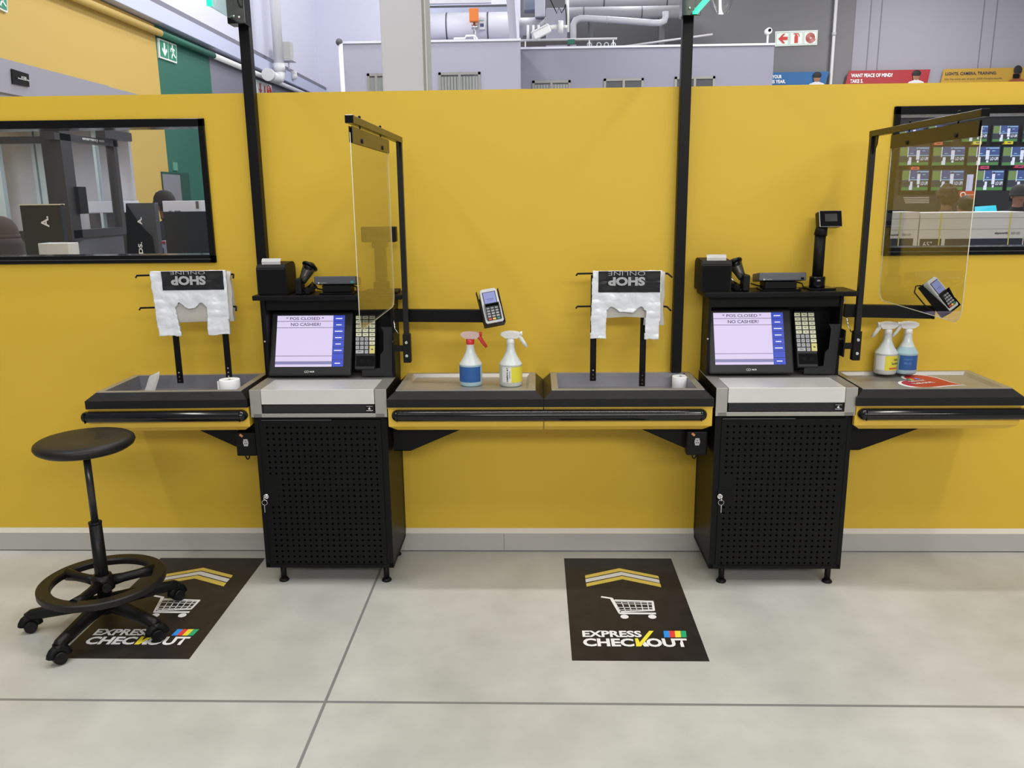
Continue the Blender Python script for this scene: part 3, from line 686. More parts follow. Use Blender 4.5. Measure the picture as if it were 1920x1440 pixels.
# ------------------------------------------------------------------ spray bottles
def bottle(x, y, z, label, liquid, lab_m, lab_a, trig, face, white_top=True, text=None, s=1.0):
    t = thing('spray_bottle', label, 'spray bottle', (x, y, z), 'trigger spray bottles')
    pl = mat('milky_plastic', (.62, .66, .66), .3, coat=.2)
    b0 = [(0, 0), (.040, 0), (.045, .005), (.045, .012)]
    lv = .125
    mb = MB(); mb.lathe(b0+[(.046, .02), (.046, .095), (.047, .1), (.045, .104), (.030, .130), (.019, .158), (.0155, .185), (.0155, .196), (0, .197)], (0, 0, 0), 36)
    for f in mb.bm.faces:
        c = f.calc_center_median(); f.material_index = 0 if c.z > liquid[1] else 1
    o = mb.build('bottle_body', [pl, liquid[0]], t, True)
    mb = MB(); mb.lathe([(.0468, .022), (.0468, .092)], (0, 0, 0), 24, lab_a[0], lab_a[1])
    for f in mb.bm.faces:
        c = f.calc_center_median(); a = (math.atan2(c.y, c.x)) % (2*PI)
        f.material_index = 1 if (len(lab_m) > 1 and a < (lab_a[0] % (2*PI))+.32*(lab_a[1]-lab_a[0])) else 0
    lo = mb.build('label', lab_m, t, True)
    mb = MB(); mb.lathe([(.0155, .19), (.0165, .192), (.0165, .212), (.013, .214), (0, .214)], (0, 0, 0), 24); mb.build('collar', trig[1], t, True)
    k = face
    mb = MB(); mb.prism([(-.012*k, -.012, .212), (.016*k, -.012, .212), (.026*k, -.012, .220), (.040*k, -.012, .224), (.042*k, -.012, .240), (.026*k, -.012, .248), (-.006*k, -.012, .250), (-.034*k, -.012, .245), (-.042*k, -.012, .234), (-.038*k, -.012, .226), (-.020*k, -.012, .222)], (0, .024, 0))
    bmesh.ops.bevel(mb.bm, geom=mb.bm.edges[:], offset=.004, segments=2, affect='EDGES'); mb.build('spray_head', trig[0], t, True)
    mb = MB(); mb.tube([(.026*k, 0, .232), (.038*k, 0, .222), (.052*k, 0, .198), (.066*k, 0, .176)], [.010, .009, .008, .006], 10)
    mb.cyl((.038*k, 0, .237), (.048*k, 0, .237), .010); mb.build('trigger', trig[2], t, True)
    t.scale = (s*1.12, s*1.12, s)
    return t, lo
red_m = mat('red_plastic', (.62, .03, .03), .35); wp = mat('white_translucent', (.72, .72, .70), .3); pk = mat('pink_clear_plastic', (.62, .45, .42), .3)
bluel = mat('blue_liquid', (.36, .52, .58), .3); clearl = mat('clear_liquid', (.50, .53, .50), .3)
lbl = mat('blue_label', (.02, .10, .33), .5); lyl = mat('yellow_label', (.74, .66, .05), .5); lwh = mat('white_label', (.75, .75, .73), .5); lbr = mat('dark_label', (.22, .10, .04), .5)
zB = .886
q = PZ(883.5, 721.5, zB)
B1, l_ = bottle(q.x, q.y, zB, 'spray bottle with red collar and trigger and blue label', (bluel, .1), [lbl], (R(185), R(330)), (pk, red_m, red_m), 1, s=.97)
q = PZ(958, 722, zB)
B2, l_ = bottle(q.x, q.y, zB, 'spray bottle with white trigger and yellow label with vertical writing', (clearl, .1), [lyl, lwh], (R(225), R(372)), (wp, wp, wp), 1, s=.98)
def cyltext(body, par, ang, z0, w_, h_, m_, vertical, bold=.02):
    """lettering wrapped on the bottle wall"""
    o = textmesh(body, V((0, 0, 0)), (1, 0, 0), (0, 1, 0), w_, h_, m_, None, bold=bold)
    for v in o.data.vertices:
        x, y = v.co.x, v.co.y
        if vertical: a = ang - (y)/.047; z = z0+x
        else: a = ang+x/.047; z = z0+y
        v.co = (.0472*math.cos(a), .0472*math.sin(a), z)
    o.parent = par; return o
cyltext('makro a1', l_, R(258), .026, .062, .008, ink, True, .04)
cyltext('sanitizer', l_, R(268), .040, .036, .004, ink, True)
# back row bottles on the right counter
q = PY(1660, 680, -.055)
B3, l3 = bottle(q.x, -.055, .9005, 'sanitizer bottle with yellow label on the right counter nearer the cabinet', (clearl, .1), [lyl, lwh], (R(195), R(345)), (wp, wp, wp), -1, s=.95)
cyltext('Hand', l3, R(290), .068, .022, .012, ink, False); cyltext('Sanitizer', l3, R(278), .050, .044, .012, ink, False)
mb = MB(); mb.lathe([(.0474, .028), (.0474, .036)], (0, 0, 0), 12, R(268), R(335)); mb.build('label_stripe', mat('label_red', (.6, .12, .05), .5), l3, True)
q = PY(1699, 680, -.055)
B4, l4 = bottle(q.x, -.048, .9005, 'spray bottle with pale blue liquid and blue label on the right counter', (bluel, .118), [lbl], (R(215), R(318)), (wp, wp, wp), -1, s=.95)
cyltext('Cleaner', l4, R(236), .070, .036, .010, mat('label_text_blue', (.08, .22, .5), .5), False)
cyltext('Multi', l4, R(240), .050, .030, .012, MATS['label_text_blue'], False)

# ------------------------------------------------------------------ paper rolls, receipt, heart sticker
def roll(p, label, h, r_, tilt=0):
    t = thing('paper_roll', label, 'paper roll', p, 'till paper rolls')
    mb = MB(); mb.lathe([(.006, 0), (r_-.001, 0), (r_, .001), (r_, h-.001), (r_-.001, h), (.006, h), (.006, 0)], (0, 0, 0), 36)
    mb.build('paper_winding', paper, t, True); mb = MB(); mb.lathe([(.0, h*.9), (.0062, h*.9), (.0062, h+.0004), (.0, h+.0004)], (0, 0, 0), 16); mb.build('core', blackm, t, True)
    if tilt: t.rotation_euler = (R(tilt), R(tilt*.7), 0)
    return t
q = PY(430, 711, -.212); r1 = roll((q.x, q.y, .8395), 'loose till paper roll with trailing end in the far left counter bin', .080, .045)
mb = MB(); mb.box(-.052, -.0445, -.012, -.011, .01, .074); mb.build('paper_end', paper, r1, True)
q = PZ(1276, 711, .882); roll((q.x, q.y, .8390), 'till paper roll in the bin of the counter left of the right cabinet', .058, .038)
rc = thing('receipt_slip', 'curled white receipt slip standing in the far left counter bin', 'receipt', PZ(284, 736, .839))
mb = MB(); a = PY(276, 738, -.19); a.z = .839; bq = PY(289, 701, -.17); g = []
for i in range(9):
    f = i/8; c = a.lerp(bq, f)
    g.append([mb.bm.verts.new(c+V((.026*math.sin(s_*1.15)*(1-.25*max(0, f-.75)*2), .020*(1-math.cos(s_*1.1)), .010*(s_ if f > .9 else 0)))) for s_ in [-1+2*k/8 for k in range(9)]])
for i in range(8):
    for k in range(8): f = mb.bm.faces.new((g[i][k], g[i][k+1], g[i+1][k+1], g[i+1][k])); f.smooth = True
bmesh.ops.solidify(mb.bm, geom=mb.bm.faces[:], thickness=.0005); mb.build('paper_slip', paper, rc)
ht = thing('heart_sign', 'red heart shaped sign with white border lying on the far right counter', 'sign', (1.62, -.2, .8865))
pa, pb2, pc = PZ(1679, 715, .888), PZ(1823, 723, .888), PZ(1720, 707, .888)
def heart(sc, z, n=60):
    P = []
    for i in range(n):
        q = 2*PI*i/n; x = 16*math.sin(q)**3; y = 13*math.cos(q)-5*math.cos(2*q)-2*math.cos(3*q)-math.cos(4*q)
        P.append((x/17*sc, (y+2)/17*sc, z))
    return P
M = Matrix.Translation((PZ(1745, 716, .888).x, -.19, .8867)) @ Matrix.Rotation(R(62), 4, 'Z')
for nm, sc, z, m_ in (('border', .155, 0, dw), ('face', .138, .0012, mat('heart_red', (.42, .018, .022), .4))):
    mb = MB(); mb.prism([M @ V(p) for p in heart(sc, z)], (0, 0, .001)); mb.build(nm, m_, ht)
hp = PZ(1712, 721, .8902)
Rh = V((1, .35, 0)).normalized(); Uh = V((-.35, 1, 0)).normalized()
textmesh('CHECK OUT', PZ(1708, 716.5, .8902), Rh, Uh, .085, .022, dw, ht, bold=.03); textmesh('THIS DEAL', PZ(1716, 721, .8902), Rh, Uh, .11, .024, dw, ht, bold=.03)
q = PZ(1704, 713, .8902)
for i, m_ in enumerate((MAT4[3], MAT4[2], MAT4[1], MAT4[0])):
    mb = MB(); a = q+Rh*.016*i; mb.prism([a, a+Rh*.016, a+Rh*.016+Uh*.022, a+Uh*.022], (0, 0, .0005)); mb.build('colour_block', m_, ht)

# ------------------------------------------------------------------ carrier bags on racks
bagm = mat('bag_plastic', (.70, .73, .78), .28, bump=.9, bscale=26)
bagd = mat('bag_black_print', (.012, .012, .014), .22, bump=.8, bscale=30)
bagc = mat('bag_clear_layer', (.48, .46, .42), .25, bump=1.0, bscale=40)
bagt = mat('bag_print_text', (.38, .38, .40), .35)
def rack(label, blabel, c, rz, posts, W_, H_, ztop, hooks, zs):
    """frame origin c = middle of the bag front at its top, local x right, y back"""
    Mz = Matrix.Translation(V(c)) @ Matrix.Rotation(R(rz), 4, 'Z')
    L = lambda x, y, z: Mz @ V((x, y, z))
    t = thing('bag_rack', label, 'bag rack', L(0, .03, -.40), 'carrier bag racks')
    for (x, zb2) in posts:
        p0, p1 = L(x, .035, zb2-c[2]), L(x, .035, -.02)
        mb = MB(); mb.beam(p0, p1, .027, .006, V((0, 1, 0))); po = mb.build('upright', black, t)
        for k in (.012, .030, .050):
            q = p0+V((0, -.004, k)); mb = MB(); mb.cyl(q, q+V((0, -.003, 0)), .0036, n=10); mb.build('screw', chrome, po)
    for z in hooks:
        mb = MB(); mb.tube([L(-W_/2-.072, .02, z-.006), L(-W_/2-.066, .02, z+.003), L(-W_/2, .02, z+.004), L(W_/2, .02, z+.004), L(W_/2+.028, .02, z+.002), L(W_/2+.040, -.03, z-.008)], .0042, 8); mb.build('hook_rod', blackm, t)
    b_ = thing('carrier_bags', blabel, 'carrier bags', L(0, 0, 0), 'hanging carrier bags')
    h = W_/2; lw = zs['leg']; ny = -zs['notch']; bt = -H_
    out = [(-h, 0), (h, 0), (h*1.0+zs['skew'][1]*.6, bt), (h-lw+zs['skew'][1], bt), (h-lw, ny-.005), (h-lw-.018, ny+.018), (h-lw-.035, ny+.012), (h-lw-.055, ny-.012),
           (-h+lw+.055, ny-.012), (-h+lw+.035, ny+.010), (-h+lw+.018, ny+.018), (-h+lw, ny-.005), (-h+lw+zs['skew'][0], bt), (-h+zs['skew'][0], bt)]
    mb = MB(); gs = .0032; vd = {}
    def inside(x, z):
        c = False
        for i in range(len(out)):
            x1, z1 = out[i]; x2, z2 = out[i-1]
            if (z1 > z) != (z2 > z) and x < (x2-x1)*(z-z1)/(z2-z1)+x1: c = not c
        return c
    nx, nz = int(W_*1.1/gs), int(H_/gs)
    def gv(i, j):
        if (i, j) not in vd:
            x, z = -W_*.55+i*gs, -j*gs; cr = noise.noise(V((x*9, 3, z*40)))*.0025
            v = V((x, -.006 + noise.noise(V((x*22, 0, z*22)))*.005 + cr + noise.noise(V((x*70, 5, z*70)))*.0012 + .003*max(0, -z/H_)*math.sin(x*60), z))
            vd[i, j] = mb.bm.verts.new(v)
        return vd[i, j]
    for i in range(nx):
        for j in range(nz):
            if inside(-W_*.55+(i+.5)*gs, -(j+.5)*gs): f = mb.bm.faces.new((gv(i, j), gv(i+1, j), gv(i+1, j+1), gv(i, j+1))); f.smooth = True
    bmesh.ops.recalc_face_normals(mb.bm, faces=mb.bm.faces[:])
    bmesh.ops.solidify(mb.bm, geom=mb.bm.faces[:], thickness=-.018 if mb.bm.faces[:][0].normal.y < 0 else .018)
    if min(v.co.y for v in mb.bm.verts) < -.022:
        for v in mb.bm.verts: v.co.y += .018
    for v in mb.bm.verts: v.co = Mz @ v.co
    mb.build('bag_stack', bagm, b_)
    mb = MB(); xs0, xs1, pz = zs['print']; g = []
    for i in range(25):
        row = []
        for j in range(13):
            x = xs0+(xs1-xs0)*i/24; z = -pz*j/12; v = V((x, -.0085 + noise.noise(V((x*22, 0, z*22)))*.005 + noise.noise(V((x*9, 3, z*40)))*.0025 + .003*max(0, -z/H_)*math.sin(x*60), z)); row.append(mb.bm.verts.new(Mz @ v))
        g.append(row)
    for i in range(24):
        for j in range(12): f = mb.bm.faces.new((g[i][j], g[i][j+1], g[i+1][j+1], g[i+1][j])); f.smooth = True
    pr_ = mb.build('black_print', bagd, b_)
    d = Mz.to_3x3() @ V((1, 0, 0))
    textmesh('SHOP', L(zs['tx'][1], -.0200, -zs['tz'][0]), -d, V((0, 0, -1)), zs['tx'][1]-zs['tx'][0], zs['tz'][1]-zs['tz'][0], bagt, pr_, bold=.05)
    textmesh('ONLINE', L(zs['tx'][1], -.0200, .0), -d, V((0, 0, -1)), (zs['tx'][1]-zs['tx'][0])*1.0, zs['tz'][0]-.006, bagt, pr_, bold=-.008)
    # fix: ONLINE sits just above SHOP near the fold
    mb = MB(); mb.box(-h+.012, h+.016, .012, .045, bt*.80, -.004, .004)
    bmesh.ops.subdivide_edges(mb.bm, edges=mb.bm.edges[:], cuts=6, use_grid_fill=True)
    for v in mb.bm.verts: v.co += V((noise.noise(v.co*30)*.006, noise.noise(v.co*33)*.004, noise.noise(v.co*25)*.006)); v.co = Mz @ v.co
    for f in list(mb.bm.faces):
        c_ = Mz.inverted() @ f.calc_center_median()
        f.smooth = True
        if -h+lw < c_.x < h-lw and c_.z < -zs['clear']: mb.bm.faces.remove(f) if False else None
    bmesh.ops.delete(mb.bm, geom=[f for f in mb.bm.faces if (lambda q: (-h+lw < q.x < h-lw and q.z < -zs['clear']) or q.z < -zs['clear']-.03)(Mz.inverted() @ f.calc_center_median())], context='FACES')
    mb.build('crumpled_layer', bagc, b_)
    return t
cA_ = PY(352, 508, -.20); wA = PY(421, 560, -.20).x-PY(284, 560, -.20).x
rack('black bag rack standing in the far left counter bin', 'white carrier bags with black print below the left window', cA_, 4, [(-.093, PY(333, 719, -.18).z), (.128, PY(424, 712, -.18).z)], wA, .285, 0, [-.022, -.165],
     dict(leg=.093, notch=.155, skew=(.016, -.004), print=(-wA/2+.05, wA/2-.010, .083), tx=(-.070, .080), tz=(.020, .060), clear=.24))
cC_ = PY(1176, 508, -.19); wC = PY(1240, 560, -.19).x-PY(1112, 560, -.19).x
rack('black bag rack standing in the counter bin left of the right cabinet', 'white carrier bags with black print left of the right hand pole', cC_, -3, [(-.142, PY(1113, 717, -.18).z), (.078, PY(1209, 726, -.18).z)], wC, .300, 0, [-.016, -.160],
     dict(leg=.062, notch=.170, skew=(-.004, -.006), print=(-wC/2+.025, wC/2-.006, .092), tx=(-.082, .076), tz=(.024, .062), clear=.215))

# ------------------------------------------------------------------ posts with lit lane signs
gl = mat('green_lit_edge', (.02, .3, .2), .3, emit='#14F0B0', es=1.3)
ag = glassmat('green_acrylic', (.80, .92, .86), 1.5, .05, .04)
def post(xc, y0, zb2, vz, label, slabel, ud, w_):
    t = thing('lane_post', label, 'post', (xc, y0, zb2), 'lane posts')
    mb = MB(); mb.box(xc-.0225, xc+.0225, y0-.0225, y0+.0225, zb2, 2.75, .002); mb.build('square_tube', black, t)
    s = thing('lane_sign', slabel, 'sign', (xc, y0, vz), 'lit lane signs')
    mb = MB(); mb.box(xc-.040, xc+.036, y0-.10, y0-.0235, vz, vz+.5, .002); br_ = mb.build('bracket', blackg, s)
    for dx, z in ((-.010, .028), (.012, .024)):
        mb = MB(); mb.sphere((xc+dx, y0-.102, vz+z), .006, n=10); mb.build('bolt', chrome, br_)
    xs = xc-.010 if ud < 0 else xc+.012
    mb = MB(); mb.box(xs-.004, xs+.004, y0-.36, y0-.10, vz+.012, vz+.5); mb.build('acrylic_blade', ag, s)
    mb = MB(); mb.box(xs-.010, xs+.010, y0-.372, y0-.36, vz+.012, vz+.5)
    if ud > 0: mb.box(xs-.010, xs+.010, y0-.372, y0-.10, vz+.004, vz+.014)
    mb.build('glowing_edge', gl, s)
    mb = MB(); mb.tube([V((xs+.005, y0-.18+.035*math.cos(q), vz+.115+.035*math.sin(q))) for q in [2*PI*i/24 for i in range(24)]], .0025, 6, True); mb.build('etched_ring', mat('etched', (.75, .82, .78), .6), s)
q = PY(461, 163, -.0455)
post(PY(456.5, 50, -.0455).x, -.0245, .905, PY(455, 50, -.06).z, 'black square post at the left running up past the wall top', 'green edged acrylic lane sign on the left post', -1, 0)
post(PY(1288, 120, -.0455).x, -.0245, .905, PY(1296, 35, -.06).z, 'black square post at the right running up past the wall top', 'green edged acrylic lane sign on the right post', 1, 0)

# ------------------------------------------------------------------ stool
SX_, SY_ = -1.772, -.737
st = thing('drafting_stool', 'black wheeled stool with round seat and foot ring', 'stool', (SX_, SY_, 0))
stm = mat('stool_rubber', (.009, .0085, .008), .42, spec=.3, bump=.25, bscale=260); stp = mat('stool_plastic', (.005, .005, .005), .40, spec=.25, bump=.3, bscale=150)
mb = MB(); mb.lathe([(0, .750), (.12, .751), (.160, .757), (.177, .768), (.183, .780), (.180, .791), (.170, .798), (.150, .801), (.08, .799), (0, .797)], (SX_, SY_, 0), 64)
mb.mi = 1
for dx, dy, l in ((.01, .070, .07), (.02, .048, .085), (.03, .026, .09), (.04, .004, .08)):
    mb.beam((SX_+dx, SY_+dy, .7998), (SX_+dx+l, SY_+dy+l*.3, .7998), .0022, .0010)
mb.build('seat', [stm, mat('seat_wear', (.03, .03, .03), .5)], st)
mb = MB(); mb.box(SX_-.055, SX_+.055, SY_-.04, SY_+.04, .742, .752, .002); mb.build('seat_plate', blackm, st)
mb = MB(); mb.cyl((SX_, SY_, .43), (SX_, SY_, .745), .014); mb.build('gas_lift', mat('piston', (.03, .03, .033), .25, metal=.3), st)
mb = MB(); mb.cyl((SX_, SY_, .12), (SX_, SY_, .448), .0265, .024, 24); mb.lathe([(.0, .445), (.0255, .445), (.0255, .452), (.0, .453)], (SX_, SY_, 0)); mb.build('column_sleeve', stp, st)
zr = .207; Ro = .240
mb = MB(); mb.lathe([(Ro-.008, zr-.030), (Ro, zr-.024), (Ro, zr-.004), (Ro-.006, zr), (Ro-.046, zr), (Ro-.052, zr-.006), (Ro-.050, zr-.026), (Ro-.044, zr-.030), (Ro-.008, zr-.030)], (SX_, SY_, 0), 96, smooth=False)
fr = mb.build('foot_ring', stm, st)
mb = MB(); mb.lathe([(.027, zr+.018), (.036, zr+.016), (.042, zr-.004), (.044, zr-.045), (.027, zr-.048), (.027, zr+.018)], (SX_, SY_, 0)); mb.build('ring_hub', stp, fr)
for ang in (159, 37, -93):
    a = R(ang); d = V((math.cos(a), math.sin(a), 0)); mb = MB()
    mb.tube([V((SX_, SY_, zr-.018))+d*q_ for q_ in (.035, .08, .14, .198)], [.024, .019, .019, .026], 12); mb.build('ring_spoke', stp, fr)
mb = MB(); a = R(-50); d = V((math.cos(a), math.sin(a), 0)); c = V((SX_, SY_, zr-.02)); mb.cyl(c+d*.04, c+d*.068, .014, .018); mb.build('clamp_knob', stp, fr)
mb = MB(); mb.lathe([(0, .06), (.038, .062), (.042, .085), (.036, .115), (.03, .13), (0, .13)], (SX_, SY_, 0)); mb.build('base_hub', stp, st)
for i, ang in enumerate((-168, -97, -25, 47, 119)):
    a = R(ang); d = V((math.cos(a), math.sin(a), 0)); c = V((SX_, SY_, 0)); e = c+d*.292
    mb = MB(); mb.tube([c+d*.02+V((0, 0, .100)), c+d*.12+V((0, 0, .094)), c+d*.22+V((0, 0, .082)), c+d*.283+V((0, 0, .074)), c+d*.300+V((0, 0, .070))], [.033, .028, .025, .023, .016], 14)
    mb.cyl(e+V((0, 0, .045)), e+V((0, 0, .080)), .017, .019); leg = mb.build('base_leg', stp, st)
    s = V((-d.y, d.x, 0)); tw = R((20, -35, 60, 10, 0)[i]); ax = V((math.cos(a+PI/2+tw), math.sin(a+PI/2+tw), 0)); pc_ = e+V((0, 0, .0265))
    mb = MB()
    for sg in (-1, 1): mb.cyl(pc_+ax*.004*sg, pc_+ax*.024*sg, .0265, .023, 24)
    cs_ = mb.build('caster_wheel', stp, leg)
    mb = MB(); fd = ax.cross(V((0, 0, 1))); pts = []
    for k in range(9): q_ = PI*k/8; pts.append(pc_+fd*.029*math.cos(q_)+V((0, 0, .004+.030*math.sin(q_))))
    mb.tube(pts, .018, 8); mb.build('caster_hood', blackm, cs_)
#BACKGROUND#
# ================================================================== the hall beyond the partition
by = mat('far_yellow_paint', (.53, .36, .085), .7); bg = mat('far_green_paint', (.015, .12, .075), .6); bgr = mat('far_grey_paint', (.20, .195, .24), .6)
XS = -6.3; ZB, ZU = 4.56, 4.84
yg0, yg1 = PX(300, 160, XS).y, PX(397, 165, XS).y
mb = MB(); mb.box(XS-.15, XS, .11, yg0, 0, ZB); mb.mi = 1; mb.box(XS-.15, XS, yg0, yg1, 0, ZB); mb.mi = 2; mb.box(XS-.15, XS, yg1, 22, 0, ZB)
mb.mi = 3; mb.box(XS-.30, XS-.15, .11, 22, 0, 9)
struct('wall_left', mb, [by, bg, bgr, lilac])
mb = MB(); mb.box(XS-.15, XS+.16, .11, 22, ZB+.02, ZU, .01); struct('trim_1', mb, mat('beam_lilac', '#C4C8E0', .6))
mb = MB(); mb.box(XS-.15, XS+.05, .11, 22, ZU, ZU+.14); struct('trim_2', mb, mat('ledge_grey', '#7D7C88', .7))
mb = MB(); mb.box(XS-.3, 1.5, 22, 22.2, 0, 9); mb.mi = 1; mb.box(1.5, 26, 22, 22.2, 0, 9); struct('wall_back', mb, [lilac, greyw])
XG = PY(1300, 60, 18).x
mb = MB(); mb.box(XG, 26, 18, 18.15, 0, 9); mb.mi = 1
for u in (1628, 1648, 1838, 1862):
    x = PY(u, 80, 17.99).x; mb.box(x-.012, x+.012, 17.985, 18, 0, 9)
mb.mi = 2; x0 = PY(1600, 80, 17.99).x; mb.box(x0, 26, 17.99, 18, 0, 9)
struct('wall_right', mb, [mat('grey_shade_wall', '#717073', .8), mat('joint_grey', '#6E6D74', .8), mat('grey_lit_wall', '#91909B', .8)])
# pipe running along the left wall, changing colour with the wall
t = thing('conduit_pipe', 'painted pipe running along the left wall below the ledge', 'pipe', (XS+.09, 9, 4.38))
segs = [(.2, yg0, by), (yg0, yg1, bg), (yg1, 21.9, white)]
for y0, y1, m_ in segs:
    mb = MB(); mb.cyl((XS+.09, y0, 4.34+.008*y0), (XS+.09, y1, 4.34+.008*y1), .055, n=14); mb.build('pipe_length', m_, t)
# small door recess in the green wall
mb = MB(); ya, yb, yc = PX(309, 400, XS).y, PX(341, 400, XS).y, PX(359, 400, XS).y; zt = PX(320, 323, XS).z
mb.box(XS-.01, XS+.02, ya, yc+.0, 0, zt); o = struct('door_1', mb, mat('dark_green', (.008, .06, .04), .6))
mb = MB(); mb.box(XS+.02, XS+.03, ya, yb, 0, zt-.04); mb.build('door_leaf', mat('door_grey', '#7C7A80', .6), o)
mb = MB(); p = PX(327, 312, XS)
mb.box(XS, XS+.02, p.y-.09, p.y+.09, p.z-.07, p.z+.07); rebase(tag(mb.build('wall_plate', mat('plate_green', (.10, .28, .20), .5)), 'small square green plate above the far grey door', 'plate'), (XS, p.y, p.z))

def wallsign(name, label, cat, corners, m_back, frame=None, th=.03, Nn=V((0, -1, 0))):
    """flat sign from its four corners (tl, tr, br, bl)"""
    c = sum((V(q) for q in corners), V((0, 0, 0)))/4; t = thing(name, label, cat, c)
    mb = MB(); mb.prism(corners, -Nn*th); mb.build('sign_panel', m_back, t)
    return t, corners
def grid(cs):
    tl, tr, br_, bl = [V(q) for q in cs]
    def G(x, y, o=.004, N=V((0, -1, 0))): return (bl.lerp(br_, x)).lerp(tl.lerp(tr, x), y) + N*o
    return G
# exit signs on the left wall
sg = mat('sign_green', (.01, .23, .12), .5); sw = mat('sign_white', (.75, .82, .76), .5); sr = mat('sign_red', (.55, .02, .02), .5)
NX = V((1, 0, 0))
def exit_sign(cs, label, full=True):
    t, _ = wallsign('exit_sign', label, 'exit sign', cs, sw, Nn=NX); G = grid(cs); g = lambda x, y, o=.004: G(x, y, o, NX)
    for a, b_ in ((.05, .475), (.525, .95)):
        mb = MB(); mb.prism([g(a, .09), g(b_, .09), g(b_, .91), g(a, .91)], NX*.004); mb.build('green_field', sg, t)
    mb = MB(); P = [(.215, .84), (.30, .84), (.30, .45), (.37, .58), (.41, .45), (.262, .14), (.12, .45), (.155, .58), (.215, .45)]
    mb.prism([g(x, y, .010) for x, y in P], NX*.003); mb.build('down_arrow', sw, t)
    mb = MB()
    def st(a, b_, w): stroke(mb, g(*a, .010), g(*b_, .010), w, NX, .003)
    s = (V(cs[1])-V(cs[0])).length
    for a, b_, w in (((.70, .75), (.76, .45), .08), ((.70, .70), (.60, .62), .045), ((.60, .62), (.62, .50), .04), ((.74, .68), (.84, .62), .045), ((.76, .45), (.68, .32), .05), ((.68, .32), (.66, .16), .045), ((.76, .45), (.84, .32), .05), ((.84, .32), (.90, .26), .045)): st(a, b_, w*s)
    c = g(.71, .84, .010); mb.cyl(c, c+NX*.003, .04*s, n=12); mb.build('running_figure', sw, t)
    return t
exit_sign([PX(297, 71, XS+.03), PX(331, 84, XS+.03), PX(332, 119, XS+.03), PX(299.5, 108, XS+.03)], 'green and white exit sign on the green part of the left wall')
exit_sign([PX(-34, -40, XS+.03), PX(13, -14, XS+.03), PX(14.5, 24, XS+.03), PX(-30, 2, XS+.03)], 'green exit sign cut off by the upper left picture corner')
cs = [PX(481, 149, XS+.03), PX(509, 160, XS+.03), PX(511, 190, XS+.03), PX(482.5, 182, XS+.03)]
t, _ = wallsign('fire_sign', 'small white fire equipment sign above the wall top right of the left post', 'fire sign', cs, sw, Nn=NX); G = grid(cs)
mb = MB(); g = lambda x, y: G(x, y, .004, NX)
mb.prism([g(.17, .86), g(.25, .86), g(.25, .5), g(.33, .5), g(.21, .25), (g(.09, .5)), g(.17, .5)], NX*.004); mb.build('arrow', sr, t)
mb = MB(); mb.prism([g(.46, .3), g(.54, .3), g(.54, .8), g(.46, .8)], NX*.004); mb.build('extinguisher_symbol', sr, t)
mb = MB(); c = g(.80, .55)
for r_ in (.03, .07, .11): mb.tube([c+V((0, r_*1.4*math.cos(q), r_*1.2*math.sin(q))) for q in [2*PI*i/16 for i in range(16)]], .012, 5, True)
mb.build('hose_symbol', sr, t)
# downpipe, siren and dome on the upper left wall
DX = .34; p0, p1 = PX(513, 0, XS+DX), PX(526, 134, XS+DX); dn = (p0-p1).normalized(); yd = (p0.y+p1.y)/2
t = thing('downpipe', 'white downpipe with elbow turning into the left wall', 'pipe', (XS+DX, yd, 4.3))
mb = MB(); zz = p1.z; mb.cyl((XS+DX, yd, zz), (XS+DX, yd, 9), .115, n=18); mb.cyl((XS+DX, yd, zz-.02), (XS+DX, yd, zz+.16), .135, n=18); mb.build('vertical_pipe', white, t)
mb = MB(); mb.tube([(XS+DX, yd, zz+.1), (XS+DX, yd, zz-.08), (XS+DX, yd-.06, zz-.17), (XS+DX, yd-.2, zz-.20), (XS+DX, yd-.85, zz-.20)], .118, 16); mb.cyl((XS+DX, yd-.80, zz-.20), (XS+DX, yd-.92, zz-.20), .14, n=18); mb.build('elbow', white, t)
p = PX(540, 96, XS+.25); t = thing('antenna_box', 'cream wall box on a stalk above the ledge', 'box', p)
mb = MB(); mb.box(p.x-.10, p.x+.10, p.y-.13, p.y+.13, p.z-.20, p.z+.20, .01); mb.build('case', mat('cream_box', '#C9C7BE', .5), t)
mb = MB(); mb.box(p.x-.15, p.x+.15, p.y-.2, p.y+.2, p.z-.24, p.z-.22); mb.cyl((p.x, p.y, p.z-.22), (p.x, p.y, ZU), .02, n=8); mb.build('stalk', white, t)
p = PX(551, 143, XS+.2); mb = MB(); mb.sphere(p, .09, n=14); mb.cyl(p, p+V((0, 0, .12)), .08, n=14); rebase(tag(mb.build('dome_camera', white), 'white dome camera under the ledge on the left wall', 'camera'), p)
# column
c0, c1 = PY(714, 80, 6).x, PY(799, 80, 6).x
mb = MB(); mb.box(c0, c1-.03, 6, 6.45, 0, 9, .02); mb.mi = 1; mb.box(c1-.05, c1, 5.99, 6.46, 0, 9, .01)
o = mb.build('column', [mat('column_grey', '#CDCED3', .7), mat('column_edge', '#96968F', .7)]); o['kind'] = 'structure'; o.name = 'trim_column'
